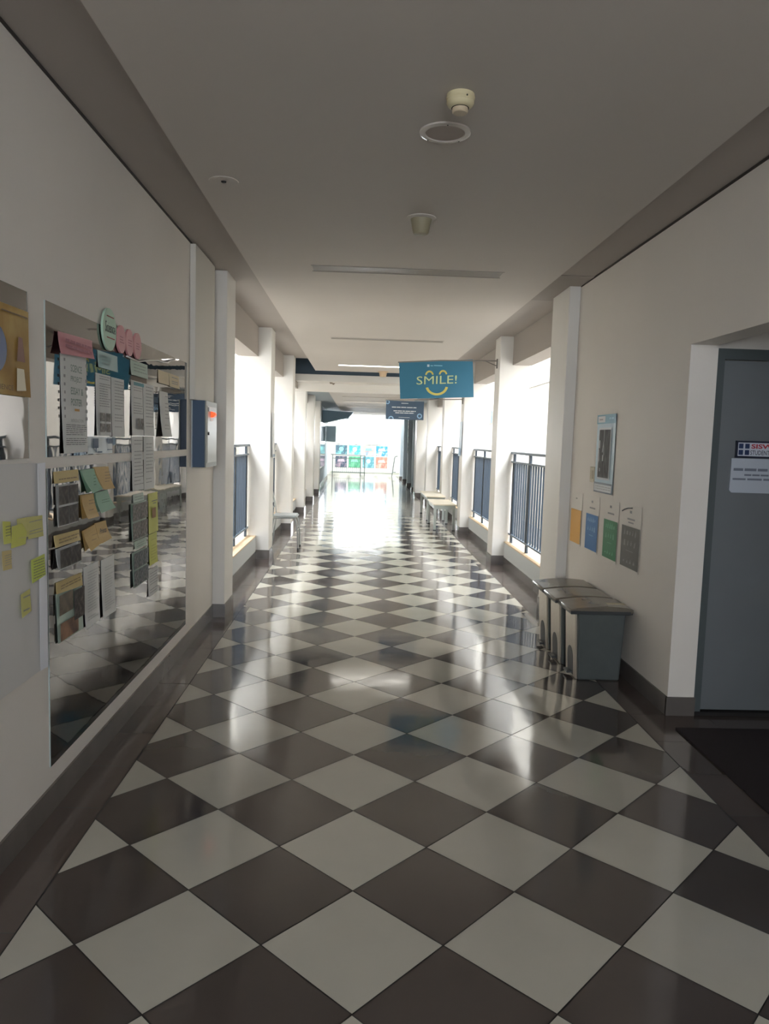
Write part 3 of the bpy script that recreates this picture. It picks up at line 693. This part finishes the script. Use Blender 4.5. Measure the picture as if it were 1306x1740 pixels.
MB().lathe([(.108, 0), (.107, -.006), (.096, -.010), (.084, -.008), (.082, -.003)], (.306, 1.10, 2.86), 48).build('ring', mat('white_ring', (206, 199, 191), .25), sp, smooth=True)
MB().lathe([(.082, -.0035), (.0, -.0055)], (.306, 1.10, 2.86), 48).build('mesh_grille', GRILL, sp, smooth=True)
for a in (45, 135, 270):
    x, y = .306 + .095 * math.cos(math.radians(a)), 1.10 + .095 * math.sin(math.radians(a))
    MB().lathe([(.004, -.0105), (.0, -.0125)], (x, y, 2.86), 10).build('screw', DARK, sp)
cn = empty('ceiling_sensor', (.306, 2.33, 2.86), 'cone shaped beige sensor hanging under a round ceiling plate', 'sensor')
MB().lathe([(.088, 0), (.088, -.004), (.078, -.008), (.064, -.010)], (.306, 2.33, 2.86)).build('plate', CEIL, cn, smooth=True)
MB().lathe([(.064, -.006), (.060, -.02), (.046, -.085), (.040, -.093), (0, -.095)], (.306, 2.33, 2.86)).build('cone', mat('beige_cone', (150, 142, 118), .5), cn, smooth=True)
pl = empty('ceiling_cover_plate', (-.75, 1.83, 2.86), 'small round plate with a dark hole at the left of the ceiling', 'cover plate')
MB().lathe([(.075, 0), (.073, -.0025), (.0, -.003)], (-.75, 1.83, 2.86)).build('disc', CEIL, pl, smooth=True)
MB().lathe([(.014, -.003), (.012, -.008), (0, -.0085)], (-.75, 1.83, 2.86), 14).build('hole', DARK, pl)
MB()
s4 = empty('ceiling_sensor', (.395, 12.25, 2.86), 'beige sensor hanging at the far edge of the front ceiling panel', 'sensor')
MB().lathe([(.10, 0), (.10, -.012), (.09, -.02)], (.395, 12.25, 2.86)).build('plate', mat('beige_plate', (206, 180, 150), .5), s4, smooth=True)
MB().lathe([(.075, -.018), (.06, -.10), (0, -.105)], (.395, 12.25, 2.86)).build('cone', MATS['beige_plate'], s4, smooth=True)
for i, (x, y, l) in enumerate(((-.62, 13.15, 'nearer'), (-.58, 13.35, 'farther'))):
    o = MB().lathe([(.035, 0), (.03, -.012), (.01, -.03), (0, -.031)], (x, y, 2.69), 16).build('sprinkler', mat('bronze_cap', (130, 116, 100), .4), loc=(x, y, 2.69))
    tag(o, f'tiny bronze sprinkler under the white cross beam, {l} of two', 'sprinkler', 'sprinklers under the cross beam')

# ================================================================ BANNERS
BY = 7.6
TEALB = mat('banner_teal', (40, 110, 140), .55, noise=(4, .03)); GOLD = mat('banner_yellow', (196, 186, 92), .5)
bn = empty('smile_banner', (.93, BY, 2.33), 'blue SMILE banner with a yellow smiley hanging from a bracket', 'banner')
cloth = sheet('cloth', f'y{BY}', ((.463, 2.562), (1.412, 2.632), (1.445, 2.152), (.493, 2.100)), 0, TEALB, bn, 0, nu=10, bow=.012)
def bpos(s, t):   # s right, t down on the cloth
    a, b, c, d = (.463, 2.562), (1.412, 2.632), (1.445, 2.152), (.493, 2.100)
    return tuple((a[k] * (1 - s) + b[k] * s) * (1 - t) + (d[k] * (1 - s) + c[k] * s) * t for k in (0, 1))
def arc(cs, ct_, rs, rt, a0, a1, wd, n=18):
    mb = MB(); A = []; B = []
    for k in range(n + 1):
        a = math.radians(a0 + (a1 - a0) * k / n)
        for L, q in ((A, 1), (B, 1 - wd)):
            x, z = bpos(cs + rs * q * math.cos(a), ct_ + rt * q * math.sin(a)); L.append((x, BY - .016, z))
    vs = [mb.bm.verts.new(p) for p in A]; ws = [mb.bm.verts.new(p) for p in B]
    for k in range(n): mb.bm.faces.new((vs[k], vs[k + 1], ws[k + 1], ws[k]))
    return mb
# smile arc and two eyes
arc(.50, .66, .155, .27, 12, 168, .22).build('smile', GOLD, cloth)
for cs in (.405, .59): arc(cs, .385, .058, .135, 190, 350, .36).build('eye', GOLD, cloth)
x0, z0 = bpos(.225, .64); x1, _ = bpos(.77, .64)
tx = text('lettering', 'SMILE!', f'y{BY}', x0, x1, z0 + .008, z0 + .112, .017, mat('banner_letters', (186, 204, 150), .5), cloth, bold=0)
for v in tx.data.vertices: v.co.z += (v.co.x - x0) * .064
x0, z0 = bpos(.38, .10)
ink('logo', f'y{BY}', [(x0, x0 + .012, z0 - .006, z0 + .006), (x0 + .015, x0 + .027, z0 - .006, z0 + .006), (x0, x0 + .012, z0 - .021, z0 - .009), (x0 + .015, x0 + .027, z0 - .021, z0 - .009)], .017, mat('banner_white', (210, 224, 230), .5), cloth)
ink('logo_text', f'y{BY}', [(x0 + .04, x0 + .075, z0 - .014, z0), (x0 + .085, x0 + .195, z0 - .010, z0 + .004)], .017, mat('banner_pale', (110, 170, 196), .5), cloth)
MB().tube([(.45, BY, 2.566), (1.0, BY, 2.606), (1.73, BY, 2.625)], .008, 8).build('rod', mat('bracket_grey', (120, 116, 112), .4), bn, smooth=True)
MB().tube([(1.73, BY, 2.56), (1.58, BY, 2.618)], .006, 8).box(1.722, 1.738, BY - .018, BY + .018, 2.53, 2.65).build('bracket', MATS['bracket_grey'], bn)
SY = 10.75
NAVY = mat('sign_slate_blue', (66, 88, 112), .5)
s2 = empty('hanging_sign', (.74, SY, 2.08), 'small slate blue sign with white lines of text behind the SMILE banner', 'sign')
bd = MB().box(.420, 1.068, SY - .004, SY + .004, 1.925, 2.240).build('board', NAVY, s2)
rows = [(.52, .94, 2.125), (.50, .97, 2.094), (.55, .93, 2.062), (.58, .90, 2.030)]
rects = []
for r in rows: rects += [(q[0], q[1], r[2], r[2] + .014) for q in lines(r[0], r[1], r[2], r[2] + .02, 1, 1, 0, int(r[2] * 1000))]
ink('printed_lines', f'y{SY}', rects + [(.64, .83, 1.958, 1.964), (.68, .80, 2.196, 2.206)], .006, mat('sign_white', (220, 226, 230), .5), bd)
for cx_, cz_, r_ in ((.998, 1.992, .043), (.51, 1.935, .045), (.445, 2.215, .035)):
    mb = MB(); n = 24; V1 = []; V2 = []
    for k in range(n):
        a = 2 * math.pi * k / n
        q = lambda r: (max(.421, min(1.067, cx_ + r * math.cos(a))), SY - .006, max(1.926, min(2.239, cz_ + r * math.sin(a))))
        V1.append(mb.bm.verts.new(q(r_))); V2.append(mb.bm.verts.new(q(r_ * .6)))
    for k in range(n): mb.bm.faces.new((V1[k], V1[(k + 1) % n], V2[(k + 1) % n], V2[k]))
    mb.build('ring_ornament', mat('sign_light_blue', (150, 190, 224), .5), bd)
MB().tube([(.41, SY, 2.246), (1.735, SY, 2.30)], .008, 8).box(1.722, 1.738, SY - .018, SY + .018, 2.22, 2.33).build('rod', MATS['bracket_grey'], s2)

# ================================================================ RIGHT WALL
ps = sheet('photo_poster', 'R', rect(3.195, 3.612, 1.215, 1.803), .008, mat('poster_pale_blue', (168, 196, 212), .35), None, .002)
tag(ps, 'pale blue poster with a dark upright photograph on the right wall', 'poster')
ink('header', 'R', [(3.195, 3.612, 1.735, 1.803)], .0125, mat('poster_sky_blue', (84, 150, 178), .4), ps)
ink('header_box', 'R', [(3.42, 3.585, 1.745, 1.792)], .0135, mat('poster_grey_white', (206, 210, 214), .4), ps)
ink('header_text', 'R', [(3.47, 3.55, 1.762, 1.772)], .0145, INK, ps)
ink('logo_text', 'R', [(3.23, 3.28, 1.765, 1.779), (3.295, 3.33, 1.765, 1.779)], .0135, mat('poster_cyan', (140, 200, 220), .4), ps)
ink('pale_mount', 'R', [(3.265, 3.555, 1.315, 1.705)], .0125, mat('poster_mount', (196, 204, 212), .4), ps)
pm_ = ink('photograph', 'R', [(3.285, 3.535, 1.33, 1.69)], .0135, photo_mat('tree_photo', [(36, 36, 40), (66, 66, 70), (96, 96, 100)], 12, sx=3), ps)
ink('pale_figures', 'R', [((3.415, 1.69), (3.425, 1.69), (3.425, 1.60), (3.415, 1.60)), ((3.42, 1.60), (3.432, 1.60), (3.455, 1.52), (3.44, 1.52)), ((3.425, 1.60), (3.435, 1.60), (3.415, 1.50), (3.405, 1.50)),
    (3.42, 1.0 * 3.445, 1.455, 1.50), (3.505, 3.53, 1.55, 1.61), ((3.52, 1.54), (3.53, 1.54), (3.525, 1.44), (3.51, 1.46)), (3.485, 3.5, 1.375, 1.40)], .0142, mat('figure_pale', (186, 190, 192), .5), ps)
ink('footer_frame', 'R', [(3.195, 3.612, 1.215, 1.292)], .0125, mat('footer_slate', (84, 100, 116), .4), ps)
ink('footer_box', 'R', [(3.205, 3.60, 1.225, 1.278)], .0135, MATS['poster_grey_white'], ps)
ink('footer_text', 'R', lines(3.22, 3.58, 1.235, 1.27, 2, .25, .1, 81), .0145, INK, ps)
o = MB().box(WR - .012, WR, 3.62, 3.73, 1.283, 1.402).build('wall_switch', mat('beige_switch', (190, 180, 158), .5), bevel=.003); tag(o, 'beige wall switch half hidden behind the pale blue poster', 'switch')
MB().box(WR - .016, WR - .011, 3.65, 3.70, 1.31, 1.375).build('rocker', mat('beige_rocker', (180, 170, 148), .5), o)
WP = mat('off_white_paper', (226, 221, 214), .6)
for i, (n_, u0, u1, m, wc, head) in enumerate((('orange', 3.918, 4.206, (226, 172, 88), (236, 190, 120), 1), ('blue', 3.476, 3.777, (56, 116, 178), (130, 176, 214), 2),
                                      ('green', 3.043, 3.336, (48, 128, 84), (110, 176, 136), 2), ('dark grey', 2.616, 2.950, (92, 90, 86), (150, 150, 146), 3))):
    o = sheet('recycling_poster', 'R', rect(u0 - .008, u1 + .008, .735, 1.175), .004, WP, None, .001)
    tag(o, f'white paper poster with a {n_} panel of small icons above the bins', 'poster', 'recycling posters above the bins')
    ink('colour_panel', 'R', [(u0, u1, .749, 1.030)], .008, mat(f'panel_{n_}'.replace(' ', '_'), m, .55), o)
    im = mat(f'icons_{n_}'.replace(' ', '_'), wc, .6)
    if i:
        rn = random.Random(90 + i); R_ = []
        for rz, cnt, h in ((.985, 5, .032), (.915, 4, .042), (.79, 4, .02)):
            if rz < .8 and i == 1: cnt = 0
            for c in range(cnt):
                x = u0 + .04 + (u1 - u0 - .08) * (c + .5) / cnt; hh = h * (.5 + .5 * rn.random()); ww = .012 + .008 * rn.random()
                R_.append(((x - ww * .6, rz + hh / 2), (x + ww * rn.random(), rz + hh / 2), (x + ww, rz - hh / 2), (x - ww * rn.random(), rz - hh / 2)))
                if rn.random() < .6: R_.append((x - ww * .3, x + ww * .3, rz + hh / 2 + .003, rz + hh / 2 + .010))
        R_.append((u0 + .10, u1 - .10, .862, .867))
        ink('icons', 'R', R_, .009, im, o)
    um = (u0 + u1) / 2
    ink('heading', 'R', [(um - .02, um + .02, 1.118, 1.13)] if head == 1 else [(um - .07, um + .07, 1.074, 1.086), (um - .01, um + .03, 1.12, 1.138)] + ([(um - .05, um + .05, 1.052, 1.062)] if head == 3 else []), .008, mat('pale_ink', (150, 148, 144), .6) if head == 1 else INK, o)
o = MB().tube([(WR - .014, 2.945, 1.125), (WR - .012, 2.90, 1.14), (WR - .012, 2.84, 1.152), (WR - .010, 2.77, 1.158)], .004, 6).build('pen_clip', INKD, smooth=True)
tag(o, 'dark clip stuck on the grey panel recycling poster', 'clip')

# ---- door and alcove
dr = empty('door_1', (2.5, DOORY, 0), None, None); struct(dr)
MB().box(1.990, 2.032, DOORY - .01, DOORY + .05, 0, 2.135).box(2.032, 3.05, DOORY - .01, DOORY + .05, 2.075, 2.135).box(3.01, 3.05, DOORY - .01, DOORY + .05, 0, 2.075).build('door_frame', FRAMEG, dr)
MB().box(2.036, 3.006, DOORY + .005, DOORY + .045, .03, 2.070).build('door_panel', DOORG, dr, bevel=.002)
MB().box(2.0, 3.05, DOORY - .02, DOORY + .06, 0, .022).build('threshold', DARK, dr)
hd = MB().tube([(2.93, DOORY, 1.02), (2.93, DOORY - .05, 1.02), (2.83, DOORY - .05, 1.02)], .009, 8).build('door_handle', STEEL, dr, smooth=True)
DF = .012 - .015
sg = MB().box(2.134, 2.62, DOORY - .012, DOORY + .005, 1.523, 1.620).build('door_sign', mat('sign_navy_frame', (22, 30, 52), .4), loc=(2.38, DOORY, 1.523)); tag(sg, 'navy framed door sign with four blue squares and red lettering', 'sign')
ink('sign_face', 'D', [(2.142, 2.612, 1.533, 1.610)], .0135, mat('sign_face', (196, 202, 214), .4), sg)
ink('square_logo', 'D', [(2.146, 2.172, 1.576, 1.604), (2.182, 2.208, 1.576, 1.604), (2.146, 2.172, 1.540, 1.568), (2.182, 2.208, 1.540, 1.568)], .0145, mat('logo_navy', (34, 52, 92), .4), sg)
text('red_lettering', 'SISW', 'D', 2.218, 2.345, 1.577, 1.603, .0145, mat('sign_red', (170, 48, 62), .4), sg, bold=.03)
text('lettering', 'STUDENT C', 'D', 2.214, 2.352, 1.541, 1.567, .0145, mat('sign_ink', (50, 56, 74), .4), sg, bold=.008)
nt_ = MB(); nt_.prism([(2.117, 1.519), (2.64, 1.519), (2.64, 1.322), (2.128, 1.322), (2.113, 1.335)], 'y', DOORY - .002, DOORY + .0045); nt_ = nt_.build('door_notice', mat('notice_paper', (176, 184, 196), .5), loc=(2.38, DOORY, 1.32))
tag(nt_, 'white paper notice with three printed lines under the navy door sign', 'notice')
ink('printed_lines', 'D', [(q[0], q[1], z, z + h) for a, b_, z, h in ((2.130, 2.45, 1.448, .015), (2.195, 2.40, 1.420, .010), (2.128, 2.50, 1.395, .011)) for q in lines(a, b_, z, z + .01, 1, 1, 0, int(z * 1000))], .0035, mat('notice_ink', (110, 116, 130), .6), nt_)
mt = MB().box(1.79, 3.15, -1.58, 1.825, .0005, .010).build('doormat', mat('doormat_black', (30, 20, 24), .95, bump=(300, .5, .004)), bevel=.003); tag(mt, 'large dark floor mat in front of the grey door', 'mat')

# ---- pedal bins
bin0 = empty('pedal_bin', (1.62, 2.80, 0), 'x', 'bin', 'pedal bins under the recycling posters')
y0, y1 = 2.655, 2.965
MB().box(1.485, 1.765, y0 + .012, y1 - .012, .0, .468, top=(-.025, .018, -.012, .012)).build('bin_body', PLAST, bin0, bevel=.012)
fp = MB().box(1.474, 1.492, y0 + .035, y1 - .035, .0, .452, top=(-.024, -.022, 0, 0)).build('front_panel', STEEL, bin0, bevel=.006)
n = 12; ym = (y0 + y1) / 2
mb = MB(); pts = [(ym - .065, .012)] + [(ym - .065 * math.cos(math.pi * k / n), .13 + .07 * math.sin(math.pi * k / n)) for k in range(n + 1)] + [(ym + .065, .012)]
vs = [(1.4725 - .024 * z / .452, y_, z) for y_, z in pts]; A = [mb.bm.verts.new(v) for v in vs]; B = [mb.bm.verts.new((v[0] + .012, v[1], v[2])) for v in vs]
mb.bm.faces.new(A); mb.bm.faces.new(B[::-1])
for k in range(len(A)): mb.bm.faces.new((A[k], A[(k + 1) % len(A)], B[(k + 1) % len(A)], B[k]))
mb.build('pedal_recess', PLASTD, bin0)
MB().box(1.435, 1.480, ym - .045, ym + .045, .018, .034).build('pedal', PLASTD, bin0, bevel=.004)
pr = []
N = 10
for k in range(N + 1):
    s = k / N; pr.append((1.410 + .405 * s, .485 + .016 * math.sin(math.pi * s) + .012 * s))
lid = MB(); lid.prism([(1.410, .458)] + [(1.405, .472)] + pr + [(1.835, .485), (1.838, .470), (1.815, .458)], 'y', y0 - .006, y1 + .006)
lid.build('lid', LIDM, bin0, bevel=.007, smooth=True)
MB().box(1.408, 1.812, y0 - .0085, y1 + .0085, .452, .476).build('lid_rim', PLASTD, bin0, bevel=.004)
MB().tube([(1.822, y0 + .01, .468), (1.822, y1 - .01, .468)], .017, 12).build('hinge', PLASTD, bin0, smooth=True)
bin0['label'] = 'nearest of three grey pedal bins, its dark side facing the camera'
gb = 'pedal bins under the recycling posters'
b2 = copy_tree(bin0, (1.605, 3.148, 0), 'middle one of three grey steel-fronted pedal bins', gb)
b3 = copy_tree(bin0, (1.605, 3.515, 0), 'farthest of three grey steel-fronted pedal bins, beside the first right pillar', gb)
for o_ in (b2, b3): o_.scale = (1, 1.04, 1.0)
lb = MB().box(1.66, 1.78, 2.67, 2.72, .5195, .5205).build('lid_sticker', mat('cream_sticker', (190, 180, 150), .5), bin0)

# ================================================================ BENCHES AND CHAIR
BG = mat('bench_top_cream', (206, 196, 176), .35, noise=(5, .05)); BL = mat('bench_leg_grey', (150, 156, 150), .4)
def bench(x0, x1, y0, y1, h, label):
    r = empty('low_table', ((x0 + x1) / 2, (y0 + y1) / 2, 0), label, 'table', 'low tables by the right railings')
    MB().box(x0, x1, y0, y1, h - .022, h).build('table_top', BG, r, bevel=.004)
    MB().box(x0 + .02, x1 - .02, y0 + .02, y0 + .04, h - .09, h - .022).box(x0 + .02, x1 - .02, y1 - .04, y1 - .02, h - .09, h - .022) \
        .box(x0 + .02, x0 + .04, y0 + .04, y1 - .04, h - .09, h - .022).box(x1 - .04, x1 - .02, y0 + .04, y1 - .04, h - .09, h - .022).build('apron', BL, r)
    for x in (x0 + .015, x1 - .06):
        for y in (y0 + .015, y1 - .06):
            lg = MB().box(x, x + .045, y, y + .045, .012, h - .022).build('leg', BL, r)
            MB().box(x - .002, x + .047, y - .002, y + .047, 0, .014).build('foot_cap', PLASTD, lg)
    return r
bench(1.315, 1.725, 10.98, 12.15, .468, 'cream low table with grey legs, the nearer of two by the right railing')
bench(1.335, 1.725, 12.62, 14.2, .485, 'cream low table with grey legs, the farther of two by the right railing')

ch = empty('metal_chair', (-1.03, 8.40, 0), 'grey metal chair beside the second left pillar facing the corridor', 'chair')
r = .011
for k, y in enumerate((8.22, 8.58)):
    MB().tube([(-.835, y, .006), (-.845, y, .22), (-.868, y, .40), (-.885, y, .438), (-.92, y, .448), (-1.10, y, .446), (-1.185, y, .440)], r, 8).build('front_leg', GALV, ch, smooth=True)
    MB().tube([(-1.262 + .02, y, .006), (-1.205, y, .25), (-1.18, y, .44), (-1.20, y, .62), (-1.245, y, .80), (-1.262, y + (.02 if k == 0 else -.02), .85)], r, 8).build('rear_leg', GALV, ch, smooth=True)
    for x in (-.835, -1.242): MB().lathe([(.014, 0), (.014, .02), (.011, .03)], (x, y, 0), 12).build('rubber_foot', PLASTD, ch)
MB().box(-1.19, -.87, 8.21, 8.59, .456, .486).box(-.875, -.855, 8.22, 8.58, .454, .474).build('seat', mat('grey_seat', (168, 174, 176), .35, metal=.3), ch, bevel=.010)
mb = MB(); pp = []
for k in range(9):
    t = k / 8; pp.append((-1.225 - .035 * t - .01 * math.sin(math.pi * t), .64 + .20 * t))
mb.prism(pp + [(p[0] + .012, p[1]) for p in pp[::-1]], 'y', 8.23, 8.57); mb.build('backrest', MATS['grey_seat'], ch, bevel=.003)
MB().tube([(-.86, 8.22, .30), (-.86, 8.58, .30)], .008, 8).build('stretcher', GALV, ch)

# ================================================================ FAR END
posters = [(-1.05, -.545, (70, 96, 110), (120, 190, 190), 'dark teal'), (-.46, .045, (70, 160, 170), (180, 220, 214), 'turquoise'), (.15, .655, (206, 170, 160), (110, 150, 170), 'salmon'), (.73, 1.235, (60, 140, 164), (214, 226, 226), 'bright blue')]
lower = [((60, 74, 92), (176, 150, 160), 'navy and mauve'), ((70, 150, 110), (120, 196, 150), 'green'), ((84, 140, 150), (150, 190, 196), 'blue green'), ((170, 120, 104), (196, 176, 160), 'terracotta')]
for i, (a, b, c1, c2, nm) in enumerate(posters):
    for row in (0, 1):
        z0, z1 = ((.86, 1.30), (.33, .82))[row]
        if row: c1, c2, nm = lower[i]
        o = sheet('classroom_poster', 'E', rect(a, b, z0, z1), .006, photo_mat(f'poster_{i}_{row}', [c1, c1, c2], 4.5), None, .002, nu=2)
        tag(o, f'{nm} illustrated poster, {("upper", "lower")[row]} row of column {("one", "two", "three", "four")[i]} under the end window', 'poster', 'illustrated posters under the end window')
        cx_, cz_ = (a + b) / 2, (z0 + z1) / 2 + .05; mb = MB(); rr_ = .10
        if i in (0, 1) and row == 0 or (i == 2 and row == 1):
            mb.face([(cx_ + rr_ * math.cos(2 * math.pi * k / 20), YE - .012, cz_ + rr_ * math.sin(2 * math.pi * k / 20)) for k in range(20)])
        else:
            mb.face([(cx_ - .16, YE - .012, cz_ - .05), (cx_ + .16, YE - .012, cz_ - .05), (cx_ + .12, YE - .012, cz_ + .07), (cx_ - .13, YE - .012, cz_ + .06)])
        mb.build('picture', mat(f'poster_art_{i}_{row}', tuple(min(255, int(v * 1.15)) for v in c2), .5), o)
struct(MB().box(-1.27, 1.8, YE - .03, YE, .13, .16).build('trim_12', mat('ledge_paint', (200, 206, 190), .6)))
GY = 30.4; RG = mat('dark_rail_metal', (84, 92, 90), .4)
gr = empty('guard_rail', (-.45, GY, 0), 'dark metal guard rail in front of the end wall posters', 'railing')
MB().tube([(-1.24, GY, .90), (.16, GY, .88), (.225, GY, .87), (.245, GY + .03, .83)], .022, 8).build('top_rail', RG, gr, smooth=True)
MB().box(-1.16, .24, GY - .012, GY + .012, .725, .755).build('middle_rail', RG, gr)
MB().box(-1.16, .24, GY - .015, GY + .015, .12, .155).build('bottom_rail', RG, gr)
for x in (-1.15, .06, .235): MB().box(x - .02, x + .02, GY - .02, GY + .02, 0, .88).build('post', RG, gr)
for k in range(13):
    x = -1.06 + k * .0865
    MB().tube([(x, GY, .15), (x, GY, .73)], .007, 6).build('baluster', RAILG, gr)
sr = empty('stair_handrail', (1.48, GY, 0), 'slanted dark handrail post at the right of the end wall', 'railing')
MB().tube([(1.43, GY, 0), (1.53, GY, .83), (1.56, GY, .87), (1.66, GY, .90)], .022, 8).build('rail', RG, sr, smooth=True)
MB().tube([(1.46, GY, .20), (1.60, GY, .20)], .02, 8).build('brace', RG, sr)
# hanging box and board at the left, wall panel
o = MB(); o.prism([(-1.26, 2.50), (-.25, 2.46), (-.40, 2.27), (-1.26, 2.09)], 'y', 23.0, 23.9); o = o.build('hanging_canopy', mat('canopy_slate_glare', (150, 178, 195), .6))  # canopy colour lifted to carry the window glare
tag(o, 'slate blue tapered canopy sticking out of the far left wall', 'canopy')
o = MB().box(-1.26, -.90, 26.0, 26.06, 1.45, 2.03).build('hanging_board', mat('board_blue_grey', (196, 218, 228), .6)); tag(o, 'pale blue grey board below the slate canopy at the far left', 'sign')
wpn = MB().box(-1.269, -1.255, 20.5, 25.2, .60, 2.08).build('glazed_panel', mat('glazed_dark', (70, 84, 92), .08, metal=.5)); tag(wpn, 'tall dark glossy panel on the far left slate wall', 'panel')
o = MB().box(1.645, 1.66, 23.62, 23.93, 1.15, 2.25).build('wall_picture', photo_mat('mottled_picture', [(50, 58, 62), (110, 120, 122), (210, 214, 212)], 9)); tag(o, 'mottled dark picture on a slate pilaster at the far right', 'picture')
